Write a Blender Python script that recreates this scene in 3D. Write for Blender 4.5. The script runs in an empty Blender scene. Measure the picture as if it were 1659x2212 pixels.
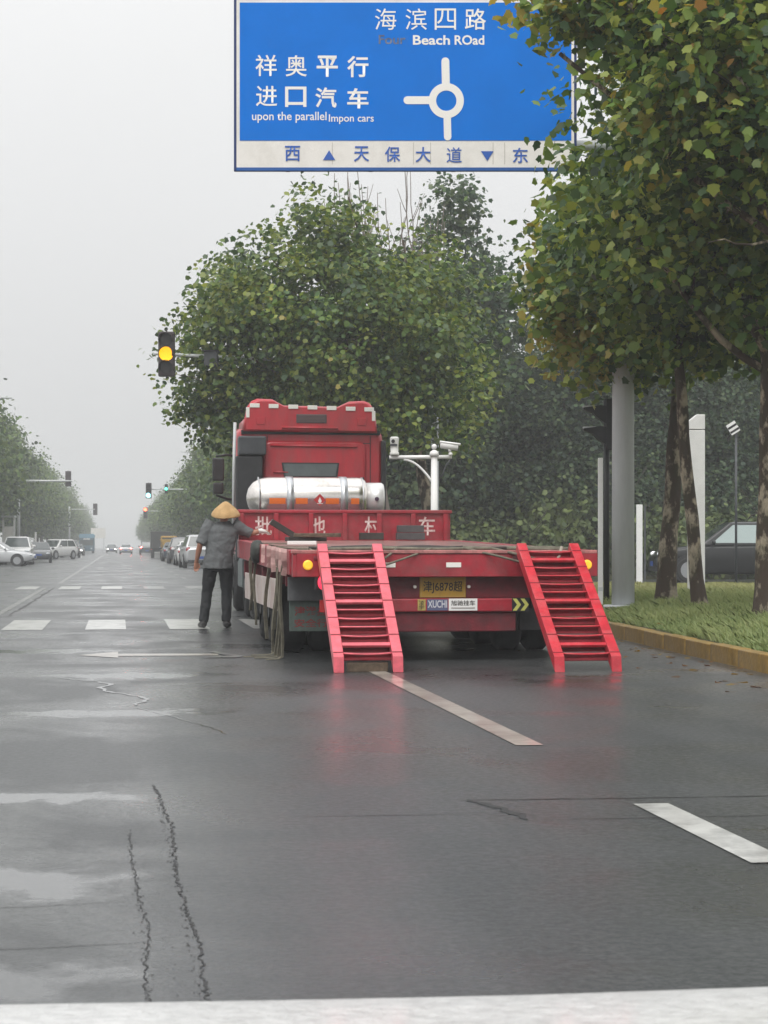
import bpy, bmesh, math, random
import numpy as np
from mathutils import Vector, Matrix, noise as mnoise

# ------------------------------------------------------------------ camera, sky, sun, exposure
SC = bpy.context.scene
COL = SC.collection
R = math.radians
F = 4000.0                      # focal length of the photograph in 1659-wide pixels
EYE = 1.15                      # eye height in the car
TH = math.atan(574.5 / F)       # the road runs along +Y, the camera looks a little right of it
ST, CT = math.sin(TH), math.cos(TH)

cam_d = bpy.data.cameras.new('camera')
cam = bpy.data.objects.new('camera', cam_d); COL.objects.link(cam)
cam.location = (0, 0, EYE); cam.rotation_euler = (R(90), 0, -TH)
cam_d.sensor_width = 36; cam_d.lens = F / 2212 * 36; cam_d.shift_y = 74 / 2212
cam_d.clip_start = .05; cam_d.clip_end = 4000
cam_d.dof.use_dof = True; cam_d.dof.focus_distance = 24; cam_d.dof.aperture_fstop = 20
SC.camera = cam

world = bpy.data.worlds.new('World'); SC.world = world; world.use_nodes = True
wn, wl = world.node_tree.nodes, world.node_tree.links
wn.clear()
SUN_EL, SUN_AZ = 52, 200
skyt = wn.new('ShaderNodeTexSky'); skyt.sky_type = 'NISHITA'; skyt.sun_disc = False
skyt.sun_elevation = R(SUN_EL); skyt.sun_rotation = R(SUN_AZ)
skyt.air_density = 1.0; skyt.dust_density = 5.0
hs = wn.new('ShaderNodeHueSaturation'); hs.inputs['Saturation'].default_value = .12
wl.new(skyt.outputs[0], hs.inputs['Color'])
tc = wn.new('ShaderNodeTexCoord'); sx = wn.new('ShaderNodeSeparateXYZ')
wl.new(tc.outputs['Generated'], sx.inputs[0])
ramp = wn.new('ShaderNodeValToRGB')          # overcast: paler towards the zenith
ramp.color_ramp.elements[0].position = 0.0; ramp.color_ramp.elements[0].color = (.41, .413, .418, 1)
ramp.color_ramp.elements[1].position = 1.0; ramp.color_ramp.elements[1].color = (.98, .985, .99, 1)
e_ = ramp.color_ramp.elements.new(.30); e_.color = (.61, .613, .615, 1)
wl.new(sx.outputs[2], ramp.inputs[0])
ns = wn.new('ShaderNodeTexNoise'); ns.inputs['Scale'].default_value = 2.2; ns.inputs['Detail'].default_value = 3
wl.new(tc.outputs['Generated'], ns.inputs['Vector'])
mr = wn.new('ShaderNodeMapRange'); mr.inputs[3].default_value = 12.2; mr.inputs[4].default_value = 14.0
wl.new(ns.outputs[0], mr.inputs[0])
sc_ = wn.new('ShaderNodeVectorMath'); sc_.operation = 'SCALE'
wl.new(ramp.outputs[0], sc_.inputs[0]); wl.new(mr.outputs[0], sc_.inputs['Scale'])
mixw = wn.new('ShaderNodeMix'); mixw.data_type = 'RGBA'; mixw.inputs[0].default_value = .9
wl.new(hs.outputs[0], mixw.inputs[6]); wl.new(sc_.outputs[0], mixw.inputs[7])
bg = wn.new('ShaderNodeBackground'); bg.inputs[1].default_value = .1
wl.new(mixw.outputs[2], bg.inputs[0])
wo = wn.new('ShaderNodeOutputWorld'); wl.new(bg.outputs[0], wo.inputs[0])

sun_d = bpy.data.lights.new('sun', 'SUN'); sun_d.energy = 1.5; sun_d.angle = R(40); sun_d.color = (1, .975, .94)
sun = bpy.data.objects.new('sun', sun_d); COL.objects.link(sun)
az = R(SUN_AZ)
sdir = Vector((math.sin(az) * math.cos(R(SUN_EL)), math.cos(az) * math.cos(R(SUN_EL)), math.sin(R(SUN_EL))))
sun.rotation_euler = sdir.to_track_quat('Z', 'Y').to_euler()

SC.view_settings.view_transform = 'Standard'; SC.view_settings.look = 'None'
SC.view_settings.gamma = 1; SC.view_settings.use_curve_mapping = False
SC.view_settings.exposure = 0.36
SC.render.engine = 'CYCLES'
SC.cycles.use_denoising = True
SC.cycles.max_bounces = 7; SC.cycles.diffuse_bounces = 3; SC.cycles.glossy_bounces = 3
SC.cycles.transmission_bounces = 4; SC.cycles.volume_bounces = 1; SC.cycles.transparent_max_bounces = 6
SC.cycles.caustics_reflective = False; SC.cycles.caustics_refractive = False

# measured points of the place: D is the distance ahead of the lens in metres
def P(px, py, D):
    u = (px - 829.5) / F
    return Vector((D * (ST + u * CT), D * (CT - u * ST), EYE + (1180 - py) / F * D))
def G(px, py, z=0.0):
    D = (EYE - z) * F / (py - 1180)
    v = P(px, py, D); v.z = z
    return v

# ------------------------------------------------------------------ materials
MATS = {}
def mat(name, col, rough=.5, metal=0.0, spec=.5, var=0.0, vscale=8.0, col2=None, bump=0.0, bscale=60.0,
        coat=0.0, emit=None, estr=0.0, ior=1.45, detail=5, stretch=None, dirt=None, dirt_amt=.5, dscale=2.0):
    if name in MATS: return MATS[name]
    m = bpy.data.materials.new(name); m.use_nodes = True; MATS[name] = m
    nt = m.node_tree; n = nt.nodes; l = nt.links
    b = n['Principled BSDF']
    b.inputs['Base Color'].default_value = (*col, 1)
    b.inputs['Roughness'].default_value = rough; b.inputs['Metallic'].default_value = metal
    b.inputs['Specular IOR Level'].default_value = spec; b.inputs['IOR'].default_value = ior
    b.inputs['Coat Weight'].default_value = coat; b.inputs['Coat Roughness'].default_value = .12
    if emit:
        b.inputs['Emission Color'].default_value = (*emit, 1); b.inputs['Emission Strength'].default_value = estr
    t = n.new('ShaderNodeTexCoord'); mp = n.new('ShaderNodeMapping')
    l.new(t.outputs['Object'], mp.inputs[0])
    if stretch: mp.inputs['Scale'].default_value = stretch
    last = None
    if var or col2:
        nz = n.new('ShaderNodeTexNoise'); nz.inputs['Scale'].default_value = vscale; nz.inputs['Detail'].default_value = detail
        nz.inputs['Roughness'].default_value = .62
        l.new(mp.outputs[0], nz.inputs['Vector'])
        cr = n.new('ShaderNodeValToRGB')
        a = col if col2 else tuple(c * (1 - var) for c in col)
        c2 = col2 if col2 else tuple(min(1, c * (1 + var)) for c in col)
        cr.color_ramp.elements[0].position = .34; cr.color_ramp.elements[0].color = (*a, 1)
        cr.color_ramp.elements[1].position = .66; cr.color_ramp.elements[1].color = (*c2, 1)
        l.new(nz.outputs[0], cr.inputs[0]); last = cr.outputs[0]
    if dirt:
        nd = n.new('ShaderNodeTexNoise'); nd.inputs['Scale'].default_value = dscale; nd.inputs['Detail'].default_value = 8
        nd.inputs['Roughness'].default_value = .7
        l.new(mp.outputs[0], nd.inputs['Vector'])
        rr = n.new('ShaderNodeMapRange'); rr.inputs[1].default_value = .45; rr.inputs[2].default_value = .75
        rr.inputs[3].default_value = 0; rr.inputs[4].default_value = dirt_amt
        l.new(nd.outputs[0], rr.inputs[0])
        mx = n.new('ShaderNodeMix'); mx.data_type = 'RGBA'
        l.new(rr.outputs[0], mx.inputs[0])
        if last: l.new(last, mx.inputs[6])
        else: mx.inputs[6].default_value = (*col, 1)
        mx.inputs[7].default_value = (*dirt, 1); last = mx.outputs[2]
    if last: l.new(last, b.inputs['Base Color'])
    if bump:
        nb = n.new('ShaderNodeTexNoise'); nb.inputs['Scale'].default_value = bscale; nb.inputs['Detail'].default_value = 4
        l.new(mp.outputs[0], nb.inputs['Vector'])
        bp = n.new('ShaderNodeBump'); bp.inputs['Strength'].default_value = bump; bp.inputs['Distance'].default_value = .02
        l.new(nb.outputs[0], bp.inputs['Height']); l.new(bp.outputs[0], b.inputs['Normal'])
    return m

def leaf_mat(name, trans=.3, rough=.5):
    m = bpy.data.materials.new(name); m.use_nodes = True
    n = m.node_tree.nodes; l = m.node_tree.links; b = n['Principled BSDF']
    at = n.new('ShaderNodeAttribute'); at.attribute_name = 'tint'
    l.new(at.outputs['Color'], b.inputs['Base Color'])
    b.inputs['Roughness'].default_value = rough; b.inputs['Specular IOR Level'].default_value = .45
    tr = n.new('ShaderNodeBsdfTranslucent')
    g = n.new('ShaderNodeHueSaturation'); g.inputs['Hue'].default_value = .48; g.inputs['Saturation'].default_value = 1.15
    g.inputs['Value'].default_value = 1.3
    l.new(at.outputs['Color'], g.inputs['Color']); l.new(g.outputs[0], tr.inputs['Color'])
    mx = n.new('ShaderNodeMixShader'); mx.inputs[0].default_value = trans
    l.new(b.outputs[0], mx.inputs[1]); l.new(tr.outputs[0], mx.inputs[2])
    l.new(mx.outputs[0], n['Material Output'].inputs[0])
    return m

RED = mat('red_paint', (.47, .018, .03), .33, coat=.35, var=.12, vscale=3, bump=.05, bscale=90, dirt=(.17, .09, .08), dirt_amt=.5, dscale=2.2, stretch=(1.4, 1, .5))
RED_T = mat('trailer_red_paint', (.33, .016, .03), .42, coat=.15, var=.22, vscale=5, bump=.12, bscale=60, dirt=(.16, .10, .09), dirt_amt=.55, dscale=4)
RED_D = mat('worn_dark_red_paint', (.15, .014, .022), .55, var=.3, vscale=6, bump=.15, bscale=50, dirt=(.05, .04, .04), dirt_amt=.7, dscale=4)
PINK = mat('faded_pink_red_paint', (.70, .115, .15), .36, coat=.15, var=.16, vscale=9, bump=.12, dirt=(.38, .08, .09), dirt_amt=.7, dscale=7)
RED_R = mat('bright_red_paint', (.50, .018, .034), .34, coat=.2, var=.16, vscale=9, bump=.12, dirt=(.55, .17, .17), dirt_amt=.45, dscale=6)
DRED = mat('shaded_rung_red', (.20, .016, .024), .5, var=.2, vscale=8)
RUBBER = mat('black_rubber', (.018, .018, .019), .75, bump=.2, bscale=40, var=.3)
BLACK = mat('black_steel', (.022, .023, .025), .5, var=.25, vscale=6, bump=.05)
DGREY = mat('dark_grey_plastic', (.055, .06, .066), .5, var=.15, vscale=5)
CHROME = mat('brushed_steel', (.84, .80, .76), .26, metal=1.0, var=.06, vscale=5, bump=.05, bscale=9, dirt=(.40, .35, .30), dirt_amt=.4, dscale=3.5)
STRAPM = mat('galvanised_band', (.62, .64, .66), .35, metal=.9, var=.1)
GLASSD = mat('dark_glass', (.03, .04, .042), .06, spec=.7, coat=.5)
WHITE = mat('white_paint', (.78, .78, .76), .4, var=.05, vscale=4)
WHITE_R = mat('white_reflector', (.82, .80, .74), .4)
ORANGE = mat('orange_reflector', (.85, .19, .03), .4)
GALV = mat('galvanised_grey', (.55, .57, .58), .5, metal=.0, var=.12, vscale=3, bump=.08, bscale=14, stretch=(1, 1, .15))
GREYP = mat('light_grey_paint', (.58, .60, .60), .45, var=.08)
BARK = mat('plane_bark', (.060, .042, .030), .85, col2=(.40, .34, .25), vscale=4.5, bump=1.0, bscale=16, stretch=(1, 1, .55), dirt=(.045, .05, .025), dirt_amt=.9, dscale=5)
for n_ in BARK.node_tree.nodes:
    if n_.type == 'VALTORGB': n_.color_ramp.elements[0].position = .50; n_.color_ramp.elements[1].position = .58
BARK_D = mat('dark_bark', (.05, .04, .032), .9, var=.4, vscale=5, bump=.5, bscale=12)
BLUE = mat('sign_blue', (.001, .165, .64), .5, spec=.08, var=.05, vscale=1.5)
NAVY = mat('sign_edge_navy', (.01, .03, .13), .4)
SIGNW = mat('sign_white', (.78, .76, .72), .45, var=.05, vscale=2, dirt=(.55, .52, .47), dirt_amt=.5, dscale=3)
SIGNT = mat('sign_letter_white', (.83, .81, .77), .45)
SIGNB = mat('sign_letter_blue', (.02, .10, .42), .45)
SIGNG = mat('peeling_grey_letter', (.05, .09, .19), .6, dirt=(.30, .34, .42), dirt_amt=.9, dscale=7)
AMBER = mat('amber_lamp', (.85, .48, .04), .3, emit=(1, .55, .03), estr=.45, coat=.4)
GLYPH = mat('faded_letter_paint', (.70, .58, .55), .6, dirt=(.35, .04, .05), dirt_amt=.9, dscale=9)
WEB = mat('khaki_webbing', (.15, .14, .105), .85, var=.3, vscale=12, bump=.2)
WEB_P = mat('faded_pink_webbing', (.46, .30, .28), .8, var=.25, vscale=9)
WOOD = mat('wet_timber', (.10, .07, .045), .6, var=.35, vscale=6, stretch=(4, .6, 4), bump=.2)
WOOD_D = mat('dark_wet_timber', (.035, .03, .026), .55, var=.35, vscale=6)

# ------------------------------------------------------------------ mesh helpers
class MB:
    def __init__(self): self.v = []; self.f = []; self.m = []; self.s = []
    def add(self, vs, fs, mi=0, smooth=False):
        o = len(self.v); self.v += [tuple(p) for p in vs]
        for f in fs:
            self.f.append([i + o for i in f]); self.m.append(mi); self.s.append(smooth)
    def box(self, x0, x1, y0, y1, z0, z1, mi=0, M=None):
        vs = [Vector((x, y, z)) for z in (z0, z1) for y in (y0, y1) for x in (x0, x1)]
        if M: vs = [M @ p for p in vs]
        self.add(vs, [(0, 2, 3, 1), (4, 5, 7, 6), (0, 1, 5, 4), (2, 6, 7, 3), (0, 4, 6, 2), (1, 3, 7, 5)], mi)
        return self
    def cbox(self, c, s, mi=0, M=None):
        return self.box(c[0] - s[0] / 2, c[0] + s[0] / 2, c[1] - s[1] / 2, c[1] + s[1] / 2, c[2] - s[2] / 2, c[2] + s[2] / 2, mi, M)
    def tube(self, pts, rad, n=10, mi=0, cap=True, sx=1.0, up=None):
        pts = [Vector(p) for p in pts]
        if not hasattr(rad, '__len__'): rad = [rad] * len(pts)
        rings = []; prev = None
        for i, p in enumerate(pts):
            t = (pts[min(i + 1, len(pts) - 1)] - pts[max(i - 1, 0)]).normalized()
            if prev is None:
                a = Vector(up) if up else (Vector((0, 0, 1)) if abs(t.z) < .9 else Vector((0, 1, 0)))
                u = (a - t * a.dot(t)).normalized()
            else:
                u = (prev - t * prev.dot(t)).normalized()
            prev = u; w = t.cross(u)
            rings.append([p + (u * math.cos(k * 2 * math.pi / n) + w * sx * math.sin(k * 2 * math.pi / n)) * rad[i] for k in range(n)])
        self.loft(rings, mi, cap, True)
        return self
    def loft(self, rings, mi=0, cap=True, smooth=True, closed=True):
        n = len(rings[0]); vs = [p for r in rings for p in r]; fs = []
        for i in range(len(rings) - 1):
            for k in range(n if closed else n - 1):
                k2 = (k + 1) % n
                fs.append((i * n + k, i * n + k2, (i + 1) * n + k2, (i + 1) * n + k))
        self.add(vs, fs, mi, smooth)
        if cap:
            o = len(self.v) - len(vs)
            self.f.append([o + k for k in range(n)][::-1]); self.m.append(mi); self.s.append(False)
            e = o + (len(rings) - 1) * n
            self.f.append([e + k for k in range(n)]); self.m.append(mi); self.s.append(False)
        return self
    def cyl(self, a, b, r, n=16, mi=0): return self.tube([a, b], r, n, mi)
    def ball(self, c, r, n=12, mi=0):
        r = r if hasattr(r, '__len__') else (r, r, r); k = n // 2
        rings = []
        for i in range(k + 1):
            th = -math.pi / 2 + math.pi * i / k
            th = max(-1.55, min(1.55, th))
            rings.append([Vector((c[0] + r[0] * math.cos(th) * math.cos(2 * math.pi * j / n), c[1] + r[1] * math.cos(th) * math.sin(2 * math.pi * j / n), c[2] + r[2] * math.sin(th))) for j in range(n)])
        self.loft(rings, mi); return self
    def prism(self, pts, d, mi=0):
        """pts: planar outline (Vectors), d: extrusion vector"""
        n = len(pts); pts = [Vector(p) for p in pts]; d = Vector(d)
        self.add(pts + [p + d for p in pts], [list(range(n))[::-1], list(range(n, 2 * n))] + [(k, (k + 1) % n, n + (k + 1) % n, n + k) for k in range(n)], mi)
        return self
    def mesh(self, name, mats):
        me = bpy.data.meshes.new(name)
        me.from_pydata(self.v, [], self.f)
        for m_ in (mats if isinstance(mats, (list, tuple)) else [mats]): me.materials.append(m_)
        me.polygons.foreach_set('material_index', self.m); me.polygons.foreach_set('use_smooth', self.s)
        bm = bmesh.new(); bm.from_mesh(me); bmesh.ops.recalc_face_normals(bm, faces=bm.faces); bm.to_mesh(me); bm.free()
        me.update(); return me
    def build(self, name, mats, parent=None, bev=0, world=False):
        me = self.mesh(name, mats)
        o = bpy.data.objects.new(name, me); COL.objects.link(o)
        if parent is not None:
            o.parent = parent
            if world:
                r = parent
                while r.parent: r = r.parent
                me.transform(wmat(r).inverted())
        if bev:
            b = o.modifiers.new('bevel', 'BEVEL'); b.width = bev; b.segments = 2; b.limit_method = 'ANGLE'; b.angle_limit = R(40)
        return o

def wmat(o): return Matrix.LocRotScale(o.location, o.rotation_euler, o.scale)
def tag(o, label=None, cat=None, group=None, kind=None):
    if label: o['label'] = label
    if cat: o['category'] = cat
    if group: o['group'] = group
    if kind: o['kind'] = kind
    return o
def thing(name, label, cat, loc=(0, 0, 0), rz=0.0, group=None):
    o = bpy.data.objects.new(name, None); COL.objects.link(o)
    o.location = loc; o.rotation_euler = (0, 0, rz); o.empty_display_size = .2
    return tag(o, label, cat, group)
def struct(o): o['kind'] = 'structure'; return o
def copy_tree(o, parent=None):
    c = o.copy(); COL.objects.link(c)
    if parent is not None: c.parent = parent
    for ch in list(o.children): copy_tree(ch, c)
    return c

def text_mesh(name, body, w, h, m, bold=.0, depth=.003, keep=False):
    """lettering filling a w x h rectangle, standing in the XZ plane, centred, facing -Y"""
    cu = bpy.data.curves.new(name, 'FONT'); cu.body = body; cu.offset = bold; cu.extrude = 0
    cu.resolution_u = 3
    t = bpy.data.objects.new(name, cu); COL.objects.link(t)
    dg = bpy.context.evaluated_depsgraph_get()
    me = bpy.data.meshes.new_from_object(t.evaluated_get(dg))
    bpy.data.objects.remove(t); 
    co = np.empty(len(me.vertices) * 3); me.vertices.foreach_get('co', co); co = co.reshape(-1, 3)
    lo, hi = co.min(0), co.max(0); c = (lo + hi) / 2; s = hi - lo
    fx = w / s[0]; fz = h / s[1]
    if keep: fx = fz = min(fx, fz)
    out = np.stack([(co[:, 0] - c[0]) * fx, np.zeros(len(co)), (co[:, 1] - c[1]) * fz], 1)
    me.vertices.foreach_set('co', out.ravel()); me.materials.clear(); me.materials.append(m); me.update()
    me.name = name
    return me
def lettering(body, pos, w, h, m, parent, bold=0.0, rz=0.0, name='lettering'):
    me = text_mesh(name, body, w, h, m, bold)
    o = bpy.data.objects.new(name, me); COL.objects.link(o); o.parent = parent
    o.location = pos; o.rotation_euler = (0, 0, rz)
    return o
# ------------------------------------------------------------------ road and ground
def road_material():
    m = bpy.data.materials.new('wet_asphalt'); m.use_nodes = True
    n = m.node_tree.nodes; l = m.node_tree.links; b = n['Principled BSDF']
    t = n.new('ShaderNodeTexCoord')
    def nz(scale, detail=5, rough=.6, dist=0.0, stretch=None):
        q = n.new('ShaderNodeTexNoise'); q.inputs['Scale'].default_value = scale; q.inputs['Detail'].default_value = detail
        q.inputs['Roughness'].default_value = rough; q.inputs['Distortion'].default_value = dist
        if stretch:
            mp = n.new('ShaderNodeMapping'); mp.inputs['Scale'].default_value = stretch
            l.new(t.outputs['Object'], mp.inputs[0]); l.new(mp.outputs[0], q.inputs['Vector'])
        else: l.new(t.outputs['Object'], q.inputs['Vector'])
        return q.outputs[0]
    def rng(s, a, b_, c, d):
        q = n.new('ShaderNodeMapRange'); q.inputs[1].default_value = a; q.inputs[2].default_value = b_
        q.inputs[3].default_value = c; q.inputs[4].default_value = d; l.new(s, q.inputs[0]); return q.outputs[0]
    def mth(op, a, b_):
        q = n.new('ShaderNodeMath'); q.operation = op
        for i, s in enumerate((a, b_)):
            if isinstance(s, (int, float)): q.inputs[i].default_value = s
            else: l.new(s, q.inputs[i])
        return q.outputs[0]
    grain = nz(58, 5, .82); chip = nz(26, 3, .75)
    sep = n.new('ShaderNodeSeparateXYZ'); l.new(t.outputs['Object'], sep.inputs[0])
    edge = nz(3.2, 5, .65, .3); pool = None          # hollows where the rain stands
    for cx_, cy_, rx, ry, amt in ((-.42, 8.6, .62, .24, 1), (-.30, 6.45, .45, .34, 1), (-.35, 4.95, .5, .28, .9), (-.05, 12.9, .95, .40, .9), (.15, 16.6, 1.1, .55, .85), (-.9, 20.6, 1.2, .6, .9), (1.9, 9.4, 1.5, .8, .35), (3.9, 15.4, .8, .3, .7), (4.8, 12.8, .7, .4, .5)):
        ax_ = mth('DIVIDE', mth('SUBTRACT', sep.outputs[0], cx_), rx); ay_ = mth('DIVIDE', mth('SUBTRACT', sep.outputs[1], cy_), ry)
        r_ = mth('SQRT', mth('ADD', mth('MULTIPLY', ax_, ax_), mth('MULTIPLY', ay_, ay_)), 0)
        e_ = rng(mth('ADD', r_, mth('MULTIPLY', mth('SUBTRACT', edge, .5), 2.4)), .55, 1.05, amt, 0)
        pool = e_ if pool is None else mth('MAXIMUM', pool, e_)
    patch = nz(.55, 7, .62, .6)
    wear = nz(1.2, 4, .6, 0, (1, .12, 1))
    cr = n.new('ShaderNodeValToRGB')
    cr.color_ramp.elements[0].position = .38; cr.color_ramp.elements[0].color = (.010, .0145, .015, 1)
    cr.color_ramp.elements[1].position = .62; cr.color_ramp.elements[1].color = (.090, .092, .093, 1)
    s = mth('ADD', mth('ADD', mth('MULTIPLY', grain, .45), mth('MULTIPLY', chip, .35)), mth('MULTIPLY', wear, .20))
    l.new(s, cr.inputs[0]); 
    # reddish clay washed onto the road in a few places
    clay = rng(nz(.42, 6, .65, .3), .64, .72, 0, .45)
    mx = n.new('ShaderNodeMix'); mx.data_type = 'RGBA'
    l.new(clay, mx.inputs[0]); l.new(cr.outputs[0], mx.inputs[6]); mx.inputs[7].default_value = (.10, .045, .035, 1)
    l.new(mx.outputs[2], b.inputs['Base Color'])
    film = rng(mth('ADD', mth('MULTIPLY', patch, .75), mth('MULTIPLY', wear, .25)), .44, .60, 0, 1)
    film = mth('MAXIMUM', film, pool)
    l.new(rng(film, 0, 1, .44, .24), b.inputs['Roughness'])
    b.inputs['Specular IOR Level'].default_value = .35; b.inputs['IOR'].default_value = 1.40
    l.new(mth('MAXIMUM', mth('MULTIPLY', rng(film, 0, 1, .45, 1.0), rng(chip, .42, .60, 1.0, .40)), pool), b.inputs['Coat Weight'])
    l.new(mth('MULTIPLY', rng(film, 0, 1, .25, .10), rng(pool, 0, 1, 1, .35)), b.inputs['Coat Roughness']); b.inputs['Coat IOR'].default_value = 1.33
    bp = n.new('ShaderNodeBump'); bp.inputs['Strength'].default_value = .35; bp.inputs['Distance'].default_value = .006
    l.new(grain, bp.inputs['Height']); l.new(bp.outputs[0], b.inputs['Normal'])
    bc = n.new('ShaderNodeBump'); l.new(rng(pool, 0, 1, .30, .03), bc.inputs['Strength']); bc.inputs['Distance'].default_value = .006
    l.new(mth('ADD', grain, mth('MULTIPLY', patch, 3.0)), bc.inputs['Height']); l.new(bc.outputs[0], b.inputs['Coat Normal'])
    return m
ROAD = road_material()
SOIL = mat('verge_soil', (.05, .06, .025), .9, col2=(.10, .10, .05), vscale=2.5, bump=.4, bscale=20)
FIELD = mat('rough_ground', (.05, .06, .03), .95, col2=(.09, .09, .055), vscale=.4)
PAINT = mat('wet_road_paint', (.60, .60, .57), .30, coat=.6, var=.12, vscale=6, dirt=(.10, .10, .10), dirt_amt=.85, dscale=3.5, bump=.1, bscale=60)
PAINT_D = mat('worn_road_paint', (.46, .43, .38), .30, coat=.6, var=.15, vscale=9, dirt=(.14, .085, .07), dirt_amt=.95, dscale=1.6, stretch=(1, 1.4, 1))
PAINT_F = mat('faint_road_paint', (.34, .34, .33), .28, coat=.7, dirt=(.05, .05, .05), dirt_amt=1.0, dscale=1.1)
TAR = mat('tar_seam', (.018, .018, .018), .5, bump=.8, bscale=40)
WATER = mat('rain_puddle', (.045, .046, .047), .22, spec=.5, ior=1.33, coat=1.0)

def sheet(name, quads, z, m, sub=None):
    mb = MB()
    for q in quads: mb.add([(x, y, z) for x, y in q], [tuple(range(len(q)))])
    return struct(mb.build(name, m))
sheet('ground', [[(-700, -40), (700, -40), (700, 1150), (-700, 1150)]], -.06, FIELD)
sheet('road', [[(-9, -30), (7.6, -30), (7.6, 1100), (-9, 1100)]], 0, ROAD)
sheet('side_road', [[(7.6, 43), (120, 43), (120, 62), (7.6, 62)], [(-120, 43), (-9, 43), (-9, 62), (-120, 62)]], 0, ROAD)

def marking(name, pts, m=PAINT, z=.004):
    mb = MB(); mb.add([(x, y, z) for x, y in pts], [tuple(range(len(pts)))])
    return struct(mb.build(name, m))
def rect(x0, x1, y0, y1): return [(x0, y0), (x1, y0), (x1, y1), (x0, y1)]
marking('lane_line', rect(2.27, 2.43, 6.45, 8.0))
marking('lane_line', rect(2.27, 2.43, 10.45, 17.2), PAINT_D)
for i in range(60):
    marking('lane_line', rect(2.27, 2.43, 66 + i * 8, 69 + i * 8), PAINT_F)
for i, x in enumerate((-2.46, -1.31, -.17, .99, 2.15, 3.3, 4.45, 5.6)):
    marking('crossing_bar', rect(x - .28, x + .28, 25.8, 29.2))
    marking('crossing_bar', rect(x - .28, x + .28, 50.2, 53.6), PAINT if i < 3 else PAINT_F)
marking('centre_line', rect(-1.86, -1.72, 58, 700), PAINT_F)
marking('centre_line', rect(-2.06, -1.94, 29.5, 52), PAINT_F)
marking('arrow_marking', [(-.42, 19.75), (.0, 19.25), (.0, 19.55), (1.05, 19.5), (1.05, 19.85), (.0, 19.95), (.0, 20.35)], PAINT_D)
marking('arrow_marking', [(.82, 19.1), (1.2, 19.05), (1.3, 19.3), (1.05, 20.2), (.98, 20.2), (1.12, 19.4)], PAINT_F, .008)

rng_ = random.Random(3)
def jag(name, pts, w, m=TAR, z=.002, step=.12, jit=.5, kind=None):
    """an irregular ribbon along a polyline on the road"""
    P2 = []
    for (a, b) in zip(pts[:-1], pts[1:]):
        a, b = Vector(a), Vector(b); k = max(2, int((b - a).length / step))
        P2 += [a.lerp(b, i / k) for i in range(k)]
    P2.append(Vector(pts[-1])); mb = MB(); L = []; Rr = []
    for i, p in enumerate(P2):
        t = (P2[min(i + 1, len(P2) - 1)] - P2[max(i - 1, 0)]).normalized(); nn = Vector((-t.y, t.x))
        e = min(1, i / 3 + .15, (len(P2) - 1 - i) / 3 + .15)
        c = p + nn * rng_.uniform(-1, 1) * w * jit
        L.append(c + nn * w * rng_.uniform(.15, 1) * e); Rr.append(c - nn * w * rng_.uniform(.15, 1) * e)
    vs = [(p.x, p.y, z) for p in L] + [(p.x, p.y, z) for p in Rr]; n = len(L)
    mb.add(vs, [(i, i + 1, n + i + 1, n + i) for i in range(n - 1)])
    return struct(mb.build(name, m))
jag('road_crack', [(.17, 9.0), (.22, 7.6), (.2, 6.4), (.23, 5.4), (.22, 4.2)], .006, step=.02, jit=1.6)
jag('road_crack', [(.04, 7.5), (.06, 6.4), (.09, 5.6), (.07, 4.9), (.09, 4.2)], .0035, step=.02, jit=2.2)
jag('road_crack', [(-1.2, 6.02), (-.3, 6.0), (.05, 6.05)], .005, step=.1)
jag('road_crack', [(-1.2, 5.36), (-.2, 5.38), (.1, 5.42)], .005, step=.1)
jag('tar_seam', [(1.5, 8.25), (2.3, 8.2), (3.2, 8.18)], .014, step=.1)
jag('tar_seam', [(1.55, 8.26), (1.66, 8.0), (1.72, 7.62)], .05, step=.05)
jag('tar_seam', [(1.72, 7.6), (2.4, 7.6), (4.2, 7.55)], .010, step=.1)
jag('tar_seam', [(.7, 7.85), (1.2, 7.82), (1.6, 7.82)], .008, step=.1)
jag('road_crack', [(-2.3, 29), (-1.78, 31), (-1.74, 52)], .05, step=.4)
jag('road_crack', [(.6, 22.4), (1.0, 22.3), (1.9, 22.5)], .07, step=.15)
def crumbs(name, x0, x1, y0, y1, n, s):
    mb = MB()
    for i in range(n):
        q = rng_.random(); cx_ = x0 + (x1 - x0) * q + rng_.gauss(0, .009); cy_ = y0 + (y1 - y0) * q; k = rng_.randint(4, 6); r_ = s * rng_.uniform(.3, 1); a0 = rng_.random() * 6
        mb.add([(cx_ + r_ * rng_.uniform(.5, 1.4) * math.cos(a0 + j * math.tau / k), cy_ + 1.6 * r_ * rng_.uniform(.5, 1) * math.sin(a0 + j * math.tau / k), .0022) for j in range(k)], [tuple(range(k))])
    struct(mb.build(name, TAR))
crumbs('road_crack', .18, .22, 8.8, 4.2, 260, .006); crumbs('road_crack', .04, .09, 7.6, 4.2, 150, .005); crumbs('road_crack', .13, .15, 6.5, 4.2, 35, .004)
# thin films of rain water lying on the road
jag('puddle', [(-.55, 16.4), (-.2, 15.95), (-.05, 15.6), (-.16, 15.2), (-.12, 14.85), (.1, 14.4), (.24, 14.0), (.12, 13.6), (.1, 13.4)], .028, WATER, .003, .09, .9)
jag('puddle', [(.1, 13.4), (.35, 12.6), (.62, 11.6), (.66, 11.3)], .008, WATER, .003, .07, 1.2)

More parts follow.
